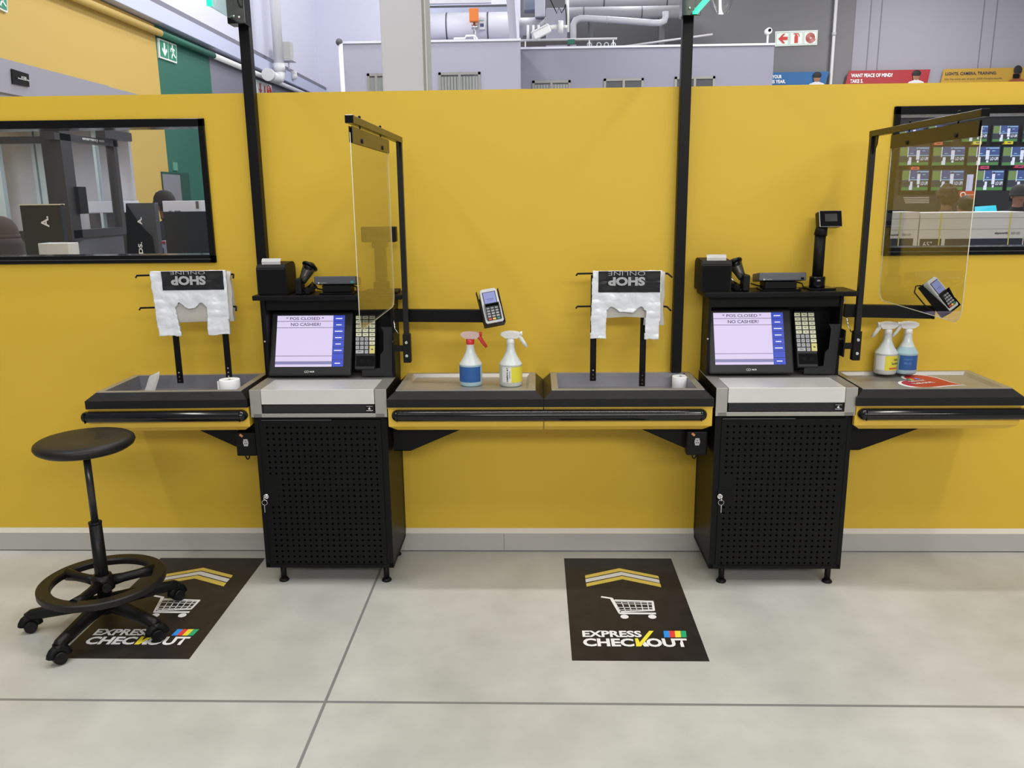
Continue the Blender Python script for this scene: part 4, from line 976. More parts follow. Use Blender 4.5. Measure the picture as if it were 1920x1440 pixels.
# office blocks
def block(name, u0, u1, v0, v1, y0, y1, m_):
    a, b_ = PY(u0, v0, y0), PY(u1, v1, y0); z = (a.z+b_.z)/2; mb = MB(); mb.box(a.x, b_.x, y0, y1, 0, z); mb.mi = 1; mb.box(a.x-.02, b_.x+.02, y0-.03, y0+.1, z, z+.04)
    struct(name, mb, [m_, mat('cap_white', '#D8D8E2', .6)]); return a.x, b_.x, z
YL, YR = 13.5, 14.6
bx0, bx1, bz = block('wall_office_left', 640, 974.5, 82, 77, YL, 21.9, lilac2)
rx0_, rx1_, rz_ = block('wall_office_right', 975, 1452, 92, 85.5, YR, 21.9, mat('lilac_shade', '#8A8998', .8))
def owin(n, u0, u1, v0, y, blinds=True, lit=False):
    a, b_ = PY(u0, v0, y), PY(u1, v0, y); z1 = a.z; z0 = z1-1.1; w = .05
    mb = MB(); mb.box(a.x, b_.x, y-.02, y+.01, z1-w, z1); mb.box(a.x, b_.x, y-.02, y+.01, z0, z0+w); mb.box(a.x, a.x+w, y-.02, y+.01, z0, z1); mb.box(b_.x-w, b_.x, y-.02, y+.01, z0, z1)
    mb.box((a.x+b_.x)/2-w/2, (a.x+b_.x)/2+w/2, y-.025, y+.01, z0, z1)
    o = struct('window_%d' % n, mb, mat('alu_frame', '#8E8C88', .5))
    if blinds:
        k = 12; mb = MB()
        for i in range(k): x = a.x+w+(b_.x-a.x-2*w)*(i+.1)/k; mb.box(x, x+(b_.x-a.x-2*w)/k*.8, y-.004, y-.002, z0+w, z1-w-.03)
        q = mb.build('vertical_blind', mat('blind', '#AFAFA8', .7), o)
    mb = MB(); mb.box(a.x+w, b_.x-w, y-.0015, y+.002, z0+w, z1-w); mb.build('dark_room', mat('window_dark', '#5C5C5E', .3), o)
    mb = MB(); mb.box(a.x+w, b_.x-w, y-.012, y-.009, z0+w, z1-w); mb.build('pane', pane, o)
    if lit:
        mb = MB(); zz = z1-.17
        for f in (.24, .30, .36, .42, .57): x = a.x+(b_.x-a.x)*f; mb.box(x, x+.03, y-.014, y-.012, zz, zz+.06)
        mb.build('lamp_reflection', mat('lamp_glint', (.1, .1, .1), .3, emit='#FFFBE8', es=1.2), o)
owin(3, 688, 722, 138, YL); owin(4, 822, 901, 136, YL); owin(5, 998, 1070, 151.5, YR); owin(6, 1132, 1207, 147.5, YR, False, False); owin(7, 1265, 1341, 144, YR, False)
t = thing('capped_pipe', 'white vertical pipe with dark cap at the left end of the office block', 'pipe', (bx0, YL, 3)); p = PY(636, 79, YL-.15)
mb = MB(); mb.cyl((p.x+.05, p.y, 0), (p.x+.02, p.y, p.z), .045, n=12); mb.build('pipe_length', white, t); mb = MB(); mb.sphere((p.x, p.y, p.z), .07, n=12); mb.build('cap', darkgrey, t)
# ducts and services above the offices
silver = mat('duct_foil', '#E6E6F0', .5); greyd = mat('duct_grey', '#B4B3B8', .6)
def hcyl(name, label, cat, u0, u1, vt, vb, y, m_, straps=(), grp=None):
    a, b_ = PY(u0, (vt+vb)/2, y), PY(u1, (vt+vb)/2, y); r_ = (PY(u0, vt, y).z-PY(u0, vb, y).z)/2; z = (a.z+b_.z)/2
    t = thing(name, label, cat, (a.x, y, z), grp); mb = MB(); mb.cyl((a.x, y, z), (b_.x, y, z), r_, n=32); mb.build('duct_body', m_, t)
    for u in straps:
        x = PY(u, vt, y).x; mb = MB(); mb.cyl((x-.015, y, z), (x+.015, y, z), r_*1.02, n=32, caps=False); mb.build('strap', darkgrey, t)
    zr_ = (bz if u1 < 970 else rz_)+.03
    for f in (.2, .8): x = a.x+(b_.x-a.x)*f; mb = MB(); mb.box(x-.04, x+.04, y-.1, y+.1, zr_, z-r_*.9); mb.build('support', darkgrey, t)
    return t, z, r_
hcyl('air_duct', 'large silver duct lying above the left office with the orange box', 'duct', 790, 958, 24, 77, 16.5, silver, (838, 915))
hcyl('air_duct', 'upper grey duct behind the right office near the right post', 'duct', 1060, 1290, -12, 15, 17.6, greyd, (1132, 1250))
hcyl('air_duct', 'lower grey duct just above the white elbow pipe', 'duct', 1066, 1282, 12, 36, 17.0, mat('duct_grey2', '#9C9B9F', .6), (1094, 1203))
t = thing('overhead_panel', 'white ribbed panel above the silver duct', 'panel', PY(860, 0, 17)); a, b_ = PY(790, 8, 17), PY(920, -60, 17)
mb = MB(); mb.box(a.x, b_.x, 17, 17.1, a.z, b_.z); mb.build('sheet', silver, t); mb = MB(); mb.box(a.x, b_.x, 16.95, 17, a.z, a.z+.06); mb.build('lip', white, t)
a, b_ = PY(790, 13, 17), PY(952, 23, 17); mb = MB(); mb.box(a.x, b_.x, 17, 17.25, b_.z, a.z); mb.mi = 1; mb.box(a.x, b_.x, 16.98, 17.0, a.z-.02, a.z+.02)
rebase(tag(mb.build('cable_tray', [mat('tray_foil', '#A5A8BC', .4, metal=.4), darkgrey]), 'foil wrapped tray running above the silver duct', 'cable tray'), (a.x, 17, a.z))
p = PY(889, 30, 16.0); mb = None; t = thing('beacon_box', 'orange control box on a stem in front of the silver duct', 'control box', p)
a, b_ = PY(880.5, 42, 16), PY(897, 16.5, 16); mb = MB(); mb.box(a.x, b_.x, 15.9, 16.05, a.z, b_.z, .02); mb.build('case', mat('orange_case', (.85, .22, .03), .5), t)
mb = MB(); mb.cyl((p.x, 16, a.z), (p.x, 16, bz+.03), .03, n=8); mb.cyl((p.x-.06, 16, a.z-.1), (p.x+.07, 16, a.z-.1), .05, n=10); mb.build('stem', chrome, t)
a, b_ = PY(899, 56, 16.15), PY(909, 38, 16.15); mb = MB(); mb.box(a.x, b_.x, 16.08, 16.22, a.z, b_.z); mb.mi = 1; mb.box(a.x+.02, b_.x-.02, 16.07, 16.08, a.z+.05, a.z+.12); mb.mi = 2; mb.box(a.x+.01, b_.x-.01, 16.07, 16.08, b_.z-.03, b_.z-.01)
rebase(tag(mb.build('duct_notice', [white, mat('print_blue', '#56628C', .6), mat('print_teal', '#7FC5CC', .6)]), 'small white notice on the silver duct beside the orange box', 'notice'), a)
t = thing('service_pipe', 'thin white bent pipe along the left office roof edge', 'pipe', PY(850, 75, YL+.1)); mb = MB()
mb.tube([PY(u, v, YL+.15) for u, v in ((851, 78), (852, 72.5), (872, 72), (874, 67.5), (890, 67), (894, 72), (895, 78))], .022, 8); mb.build('pipe_length', white, t)
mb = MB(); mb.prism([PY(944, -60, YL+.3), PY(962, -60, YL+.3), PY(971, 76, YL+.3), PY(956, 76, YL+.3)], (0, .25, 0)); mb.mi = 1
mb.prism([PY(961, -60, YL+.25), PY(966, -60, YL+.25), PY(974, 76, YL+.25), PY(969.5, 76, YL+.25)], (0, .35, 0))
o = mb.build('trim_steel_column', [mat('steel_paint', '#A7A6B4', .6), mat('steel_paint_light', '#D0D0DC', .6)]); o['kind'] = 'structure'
wtp = mat('pipe_white_grey', '#B4B4BA', .5)
t = thing('elbow_pipe', 'thick white pipe with two elbows above the right office', 'pipe', PY(1076, 60, 15.6)); mb = MB()
mb.tube([PY(u, v, 15.6) for u, v in ((1075, 104), (1075, 60), (1075, 46), (1079, 38), (1088, 34.5), (1100, 34.5), (1160, 38), (1225, 43), (1238, 43), (1246, 39), (1248, 31), (1248, 22))], .068, 14); mb.build('pipe_length', wtp, t)
for u in (1138, 1218): p = PY(u, 37+(u-1138)*.07, 15.6); mb = MB(); mb.cyl(p-V((.012, 0, 0)), p+V((.012, 0, 0)), .073, n=16); mb.build('joint', greyd, t)
t = thing('services_rail', 'long pipe rail with dark band on the right office roof', 'rail', PY(1060, 74, 15.2)); mb = MB()
for u in (985, 1105, 1150): p = PY(u, 74, 15.2); mb = MB(); mb.cyl(p, V((p.x, p.y, rz_+.03)), .014, n=8); mb.build('rail_post', white, t)
mb = MB(); mb.tube([PY(974, 76, 15.2), PY(1157, 72.5, 15.2)], .026, 8); mb.build('rail', mat('rail_light', '#B9B8B8', .5), t)
mb = MB(); mb.prism([PY(976, 78, 15.3), PY(1100, 75, 15.3), PY(1100, 82, 15.3), PY(976, 86, 15.3)], (0, .05, 0)); mb.build('band', mat('band_brown', '#5A5553', .6), t)
mb = MB(); mb.prism([PY(1065, 74, 15.1), PY(1078, 73.5, 15.1), PY(1078, 82, 15.1), PY(1065, 83, 15.1)], (0, .05, 0)); mb.build('sleeve', bg, t)
for i, u in enumerate((990, 1000, 1010)): p = PY(u, 75, 15.3); mb = MB(); mb.cyl(p, p+V((0, 0, .30)), .035, .025, n=10); mb.build('pipe_stub', white, t)
for i, u in enumerate((1105, 1123, 1137, 1150)): p = PY(u, 84, 15.3); mb = MB(); mb.tube([p+V((.045*math.cos(q), 0, .045*math.sin(q))) for q in [2*PI*k/14 for k in range(14)]], .012, 6, True); mb.build('ring_clip', white, t)
mb = MB(); mb.tube([PY(1168, 87.5, 15.0), PY(1336, 64.5, 15.0)], .022, 8); rebase(tag(mb.build('sloping_pipe', mat('pipe_pale', '#B5B3B3', .5)), 'thin pale pipe sloping up behind the right post', 'pipe'), PY(1168, 87, 15))
t = thing('security_camera', 'white bullet camera on a pole above the right office', 'camera', PY(1065, 55, 14.4)); mb = MB(); mb.tube([PY(1064, -30, 14.4), PY(1065, 60, 14.4)], .03, 10); mb.build('pole', white, t)
a, b_ = PY(1000, 68, 14.3), PY(1031, 52, 14.3); mb = MB(); mb.beam(a, b_, .14, .17, V((0, 0, 1)), .02); mb.build('camera_body', white, t)
mb = MB(); mb.beam(PY(996, 62, 14.28), PY(1027, 46.5, 14.28), .16, .02); mb.build('sun_shield', white, t)
mb = MB(); mb.tube([b_, PY(1036, 51, 14.3), PY(1048, 50, 14.3)], .045, 10); mb.cyl(PY(1047, 50, 14.3), PY(1056, 50, 14.3), .12, n=18); mb.cyl(PY(1055, 50, 14.3), PY(1064, 50, 14.3), .03, n=10); mb.build('bracket', white, t)
mb = MB(); mb.tube([PY(u, v, 14.35) for u, v in ((1030, -5), (1038, 12), (1044, 25), (1048, 14), (1053, 24), (1058, 16), (1060, 8), (1062, 30), (1062, 48))], .012, 6); mb.build('cable', blackm, t)
for i, (u0, u1, v0, v1, y, m_, lab) in enumerate([(982, 1003, -20, 19, 18, '#7E8494', 'blue grey ceiling unit above the pipe stubs'), (1003, 1022, -20, 32, 17.5, '#B9BBC6', 'pale wrapped bundle behind the bullet camera'), (1024, 1064, 14, 92, 17.0, '#A3A2AE', 'tall lilac service box behind the bullet camera')]):
    a, b_ = PY(u0, v1, y), PY(u1, v0, y); mb = MB(); mb.box(a.x, b_.x, y, y+.4, (a.z if i != 2 else rz_+.03), b_.z, .02); rebase(tag(mb.build('service_box', mat('svc%d' % i, m_, .6)), lab, 'service box'), (a.x, y, a.z))
a, b_ = PY(976, 78, 17.6), PY(1006, 34, 17.6); hcyl('air_duct', 'short pale duct between the slanted column and the bullet camera', 'duct', 974, 1025, 33, 70, 17.8, greyd)
a, b_ = PY(1100, 92, 19), PY(1345, 0, 19); mb = MB(); mb.box(PY(976, 50, 20).x, b_.x, 20, 20.1, a.z-.5, b_.z+1.5); o = mb.build('trim_dark_backing', mat('dark_backing', '#4A494C', .8)); o['kind'] = 'structure'
p = PY(1353, 5, 12); t = thing('dome_lamp', 'clear plastic dome hanging at the top right of the right post', 'lamp', p); mb = MB(); mb.lathe([(.0, -.20), (.07, -.19), (.14, -.14), (.19, -.03), (.25, .15), (.30, .4)], p, 28); mb.build('dome', glassmat('dome_plastic', (.9, .9, .9), 1.4, .1, .12), t)
p = PY(1440, 59, YR+.02); t = thing('dome_camera', 'small white camera with black lens on the right office corner', 'camera', p); mb = MB(); mb.cyl(p+V((0, .05, 0)), p+V((0, -.08, 0)), .065, n=16); mb.cyl(p, p+V((0, .0, rz_-p.z)), .02, n=8); mb.build('housing', white, t)
mb = MB(); mb.cyl(p+V((.01, -.08, .01)), p+V((.01, -.10, .01)), .03, n=12); mb.build('lens', blackg, t)
# right wall: pipe, fire sign, banners
t = thing('conduit_pipe', 'thin white pipe standing against the right hall wall', 'pipe', PY(1562, 100, 17.9)); p = PY(1562, 90, 17.9); mb = MB(); mb.cyl((p.x, 17.9, 0), (p.x, 17.9, 9), .038, n=10); mb.build('pipe_length', mat('pipe_cream', '#C6C5C6', .5), t)
mb = MB(); mb.cyl((p.x, 17.9, p.z+.28), (p.x, 17.9, p.z+.36), .05, n=10); mb.build('joint', wtp, t)
cs = [PY(1454, 59, 17.97), PY(1533.5, 56.5, 17.97), PY(1532, 84, 17.97), PY(1453.5, 87, 17.97)]
t, _ = wallsign('fire_sign', 'white fire equipment sign with arrow, extinguisher and hose on the grey wall', 'fire sign', cs, sw); G = grid(cs); N0 = V((0, -1, 0))
for k in range(3):
    mb = MB(); x0, x1 = .02+k*.33, .02+k*.33+.30
    for q in (((x0, .08), (x1, .08)), ((x1, .08), (x1, .92)), ((x1, .92), (x0, .92)), ((x0, .92), (x0, .08))): stroke(mb, G(*q[0]), G(*q[1]), .01, N0, .003)
    mb.build('sign_border', mat('sign_grey', (.45, .55, .5), .5), t)
mb = MB(); mb.prism([G(x, y, .006) for x, y in [(.07, .5), (.18, .82), (.23, .82), (.17, .62), (.29, .62), (.29, .40), (.17, .40), (.23, .18), (.18, .18)]], N0*.004); mb.build('arrow', sr, t)
mb = MB(); mb.prism([G(x, y, .006) for x, y in [(.455, .18), (.535, .18), (.535, .62), (.515, .72), (.475, .72), (.455, .62)]], N0*.004)
stroke(mb, G(.495, .72, .006), G(.47, .80, .006), .02, N0, .004); stroke(mb, G(.43, .80, .006), G(.55, .80, .006), .02, N0, .004); stroke(mb, G(.55, .80, .006), G(.57, .60, .006), .014, N0, .004); mb.build('extinguisher_symbol', sr, t)
mb = MB(); c = G(.835, .51, .01); P = []
for i in range(90): q = i/90*2*PI*4.0; r_ = .018+.105*i/90; P.append(c+V((r_*math.cos(q), 0, r_*math.sin(q))))
mb.tube(P, .0085, 5); mb.build('hose_symbol', sr, t)
skin = mat('skin_brown', (.26, .12, .07), .6); hairm = mat('hair_black', (.012, .010, .010), .7)
def banner(cs, col, label, lines, face_x, txt, hair_big, camera=False):
    t, _ = wallsign('wall_banner', label, 'banner', cs, mat('banner_'+txt+str(face_x), col, .55)); G = grid(cs)
    tm = mat('banner_white', (.8, .8, .8), .5) if txt == 'w' else ink
    for s, x0, y0, x1, y1, bo in lines:
        P = G(x0, y0, .012); textmesh(s, P, G(x1, y0, .012)-P, V((0, 0, 1)), (G(x1, y0)-G(x0, y0)).length, (G(x0, y1)-G(x0, y0)).z, tm, t, bold=bo)
    c = G(face_x, .55, .03); s = .10
    mb = MB(); mb.sphere(c, s, .85, .12, 1.15, 16); mb.build('printed_face', skin, t)
    mb = MB(); mb.sphere(c+V((0, -.004, s*(.75 if not hair_big else 1.1))), s, 1.05, .12, .8 if not hair_big else 1.1, 16); mb.build('printed_hair', hairm, t)
    mb = MB(); mb.prism([c+V((-.26, -.002, -.22)), c+V((.26, -.002, -.22)), c+V((.17, -.002, -.12)), c+V((0, -.002, -.06)), c+V((-.17, -.002, -.12))], (0, -.006, 0)); mb.build('printed_shirt', mat('printed_cloth'+txt+str(int(face_x*10)), '#C8C8CC' if txt == 'w' else '#8A4A30', .6), t)
    if camera: mb = MB(); q = c+V((-.03, -.02, -.03)); mb.box(q.x-.09, q.x+.07, q.y-.02, q.y, q.z-.05, q.z+.05, .01); mb.build('printed_camera', blackm, t)
banner([PY(1440, 136, 17.85), PY(1554.5, 134, 17.85), PY(1546, 163, 17.85), PY(1432, 165, 17.85)], '#0E5890', 'blue hall banner ending in YEAR beside the fire sign', [('YOUR', .095, .60, .25, .83, .03), ('HIS YEAR.', .07, .28, .335, .51, .03)], .83, 'w', False)
banner([PY(1592, 132.5, 17.85), PY(1745, 130, 17.85), PY(1738, 160, 17.85), PY(1584, 162, 17.85)], '#98262E', 'red hall banner reading WANT PEACE OF MIND', [('WANT PEACE OF MIND?', .045, .56, .55, .80, .03), ('TAKE 5.', .05, .20, .21, .44, .03)], .84, 'w', False)
banner([PY(1770, 129.5, 17.85), PY(1935, 126, 17.85), PY(1930, 157, 17.85), PY(1763, 160, 17.85)], '#AE8932', 'yellow hall banner reading LIGHTS CAMERA TRAINING', [('LIGHTS, CAMERA, TRAINING.', .03, .58, .61, .80, .02), ('Get the most out of your 2020 Camera bundle', .03, .30, .68, .42, .0)], .84, 'k', True, True)

# ------------------------------------------------------------------ kiosk seen through the left window
KX = -3.6; ky0 = PX(123, 350, KX).y; ky1 = PX(226, 400, KX).y
kg = mat('kiosk_grey', '#9A99A6', .6); kd = mat('kiosk_dark', (.035, .033, .035), .4); ki = mat('kiosk_inside', '#C6C6D0', .7)
t = thing('glass_kiosk', 'grey kiosk with dark glazed frame behind the left window', 'kiosk', (KX-.8, ky0+.4, 0))
f0, f1 = PX(-60, 93, KX), PX(214, 162, KX); zf1 = PX(0, 108, KX).z; zf0 = PX(0, 172, KX).z
mb = MB(); mb.box(KX-.08, KX, .9, ky1+.05, zf0, zf1); mb.build('fascia', kg, t)
zs0, zs1 = PX(150, 446, KX).z, PX(150, 431, KX).z; zh0, zh1 = PY(50, 269, ky0).z, PY(50, 256, ky0).z
mb = MB(); mb.box(KX-1.8, KX, ky0, ky0+.05, 0, zs0); mb.box(KX-.05, KX, ky0, ky1, 0, zs0); mb.build('lower_panel', mat('kiosk_panel', '#62626C', .6), t)
mb = MB(); mb.box(KX-1.8, KX, ky0-.02, ky0+.05, zs0, zs1); mb.box(KX-.05, KX+.02, ky0, ky1+.15, zs0, zs1); mb.build('sill_rail', kd, t)
mb = MB(); mb.box(KX-1.8, KX, ky0-.02, ky0+.05, zh0, zh1); mb.box(KX-.05, KX+.02, ky0-.1, ky1+.05, zh0+.02, zh1+.02); mb.build('head_rail', kd, t)
mb = MB(); mb.box(KX-.13, KX+.02, ky0-.03, ky0+.12, zs0-.02, zf0); mb.build('corner_post', kd, t)
mb = MB(); mb.box(KX-.05, KX+.02, ky1-.03, ky1+.03, zs1, zf0); mb.build('end_post', kd, t)
mb = MB(); mb.box(KX-.02, KX-.01, ky0+.1, ky1, zs1, zh0); mb.box(KX-1.8, KX-.1, ky0+.01, ky0+.02, zs1, zh0); 
mb.build('glazing', pane, t)
mb = MB(); mb.box(KX-1.9, KX-.3, ky1+.9, ky1+.95, 0, zf0); mb.build('inner_wall', ki, t)
for u0, u1 in ((60, 66), (70, 84)):
    a, b_ = PY(u0, 300, ky1+.8), PY(u1, 300, ky1+.8); mb = MB(); mb.box(a.x, b_.x, ky1+.8, ky1+.86, .9, zf0); mb.build('mullion', mat('pale_mullion', '#C5D2D4', .5), t)
for u0, u1 in ((-40, -2), (176, 181), (205, 208)):
    a, b_ = PY(u0, 300, ky1+.5), PY(u1, 300, ky1+.5); mb = MB(); mb.box(a.x, b_.x, ky1+.5, ky1+.56, .9, zf0); mb.build('mullion', MATS['pale_mullion'], t)
a, b_ = PX(160, 240, KX+.02), PX(228, 262, KX+.02)
mb = MB(); mb.box(KX+.02, KX+.10, ky0+.5, ky1+.15, zh1+.02, zh1+.09); mb.build('canopy_edge', kd, t)
textmesh('emergency exit', V((KX+.025, ky0+.28, zh0+.035)), (0, 1, 0), (0, 0, 1), .34, .03, dw, t, bold=.02)
t = thing('lock_bracket', 'small black latch plate on the right side of the kiosk corner post', 'latch', (KX, ky0+.12, 1.6)); p0, p1 = PX(141, 350, KX+.03), PX(152, 401, KX+.03)
mb = MB(); mb.box(KX+.02, KX+.05, p0.y, p1.y+.08, p1.z, p0.z); mb.build('latch_plate', blackm, t)
cs = [PX(22, 129, KX+.01), PX(54, 139, KX+.01), PX(55.5, 163, KX+.01), PX(24, 157, KX+.01)]
t, _ = wallsign('notice_sign', 'small black notice with white writing on the kiosk fascia', 'notice', cs, blackg, th=.008, Nn=NX); G = grid(cs)
ws = (V(cs[1])-V(cs[0])).length; textmesh('ACCESS', G(.42, .50, .012, NX), (0, 1, 0), (0, 0, 1), ws*.32, .014, dw, t, bold=.02); textmesh('Emergency Exit Only', G(.24, .36, .012, NX), (0, 1, 0), (0, 0, 1), ws*.66, .014, dw, t, bold=.02)
mb = MB(); a = PX(215, 164, KX-.1); mb.box(KX-1.5, KX-.05, ky1+.1, ky1+1.6, zf0, PX(228, 166, KX).z); rebase(tag(mb.build('bulkhead', kg), 'low grey bulkhead continuing behind the kiosk fascia', 'bulkhead'), (KX, ky1+.1, zf0))

kl = bpy.data.lights.new('kiosk_fill_light', 'AREA'); kl.energy = 16; kl.size = .5; ko = bpy.data.objects.new('kiosk_fill_light', kl); COL.objects.link(ko); ko.location = (KX-.8, ky0+.45, zf1-.05)  # unseen fill light, added to brighten the kiosk interior
# things standing behind the partition, left window
def panel(name, label, cat, u0, u1, v0, y, th, m_, z0=.0, txt=None):
    a, b_ = PY(u0, v0, y), PY(u1, v0, y); t = thing(name, label, cat, ((a.x+b_.x)/2, y, z0)); mb = MB(); mb.box(a.x, b_.x, y, y+th, z0, a.z, .004); mb.build('panel', m_, t)
    return t, a, b_
nav = mat('display_navy', (.012, .017, .022), .25)
t, a, b_ = panel('display_stand', 'dark glass stand with the letter A beside the kiosk corner post', 'display stand', 36, 112, 383, 1.9, .05, nav)
textmesh('A.', PY(93, 426, 1.895), V((0, 0, 1)), V((-1, 0, 0)), .075, .055, dw, t, bold=.03)
mb = MB(); mb.box(a.x, b_.x, 1.89, 1.96, a.z-.008, a.z); mb.build('top_edge', mat('edge_cream', '#CFC9B4', .5), t)
t, a, b_ = panel('display_stand', 'tall grey and black stand with sideways letters in the left window', 'display stand', 236, 290, 381, 2.6, .06, mat('stand_slate', (.05, .055, .07), .4))
P = [PY(u, v, 2.595) for u, v in ((236, 381), (262, 420), (286, 444), (296, 500), (240, 500))]
mb = MB(); mb.prism(P, (0, -.004, 0)); mb.build('black_wedge', blackg, t)
textmesh('A.', PY(267, 421, 2.588), V((0, 0, 1)), V((-1, 0, 0)), .055, .035, dw, t, bold=.03)
textmesh('ADS.', PY(270, 488, 2.588), V((0, 0, 1)), V((-1, 0, 0)), .14, .033, dw, t, bold=.03)
t, a, b_ = panel('glass_cabinet', 'black glass fronted cabinet in the lower right corner of the left window', 'cabinet', 305, 420, 397, 3.2, .5, nav)
for f0_, f1_, z_, h_ in ((.10, .60, 1.22, .03), (.12, .35, 1.10, .09), (.45, .62, 1.05, .12)): mb = MB(); mb.box(a.x+(b_.x-a.x)*f0_, a.x+(b_.x-a.x)*f1_, 3.19, 3.2, z_, z_+h_); mb.build('shelf_item', mat('item_slate', (.06, .065, .07), .5), t)
def lbox(label, u0, u1, v0, v1, y, th, m_, name='white_carton', cat='carton'):
    a, b_ = PY(u0, v1, y), PY(u1, v0, y); t = thing(name, label, cat, ((a.x+b_.x)/2, y, a.z)); mb = MB(); mb.box(a.x, b_.x, y, y+th, a.z, b_.z, .004); mb.build('board', m_, t); return t, a, b_
bw = mat('board_white', '#D2D2DE', .6)
t, a, b_ = lbox('long white carton lying on the black glass cabinet', 306, 377, 376, 398, 3.25, .3, bw)
mb = MB(); w_ = b_.x-a.x
for f0_, f1_, g0, g1 in ((.86, .93, .3, .95), (.30, .45, 0, .12), (.15, .22, .0, .12)): mb.box(a.x+w_*f0_, a.x+w_*f1_, 3.245, 3.25, a.z+(b_.z-a.z)*g0, a.z+(b_.z-a.z)*g1)
mb.build('dark_print', darkgrey, t)
t, a, b_ = lbox('white carton seen through the kiosk glass', 167, 232, 377, 399, 3.9, .3, bw)
t, a, b_ = panel('till_desk', 'dark till desk behind the kiosk glass', 'desk', 166, 236, 400, 4.0, .5, mat('desk_brown', (.05, .042, .036), .4))
t, a, b_ = lbox('white paper bag standing below the kiosk sill', 79, 127, 456, 520, 1.2, .12, mat('bag_cream', '#C4C3BF', .7), 'paper_bag', 'paper bag')
t, a, b_ = panel('poster_stand', 'pale printed poster stand between the tall stand and the black cabinet', 'poster stand', 297, 310, 452, 3.6, .05, mat('poster_blue', '#B4BCDC', .6))
mb = MB(); mb.box(a.x, b_.x, 3.59, 3.6, b_.z-.02, b_.z); mb.mi = 1; mb.box(a.x+.002, a.x+.04, 3.59, 3.6, b_.z-.14, b_.z-.06); mb.build('print', [sr, mat('navy_print', '#28304C', .6)], t)

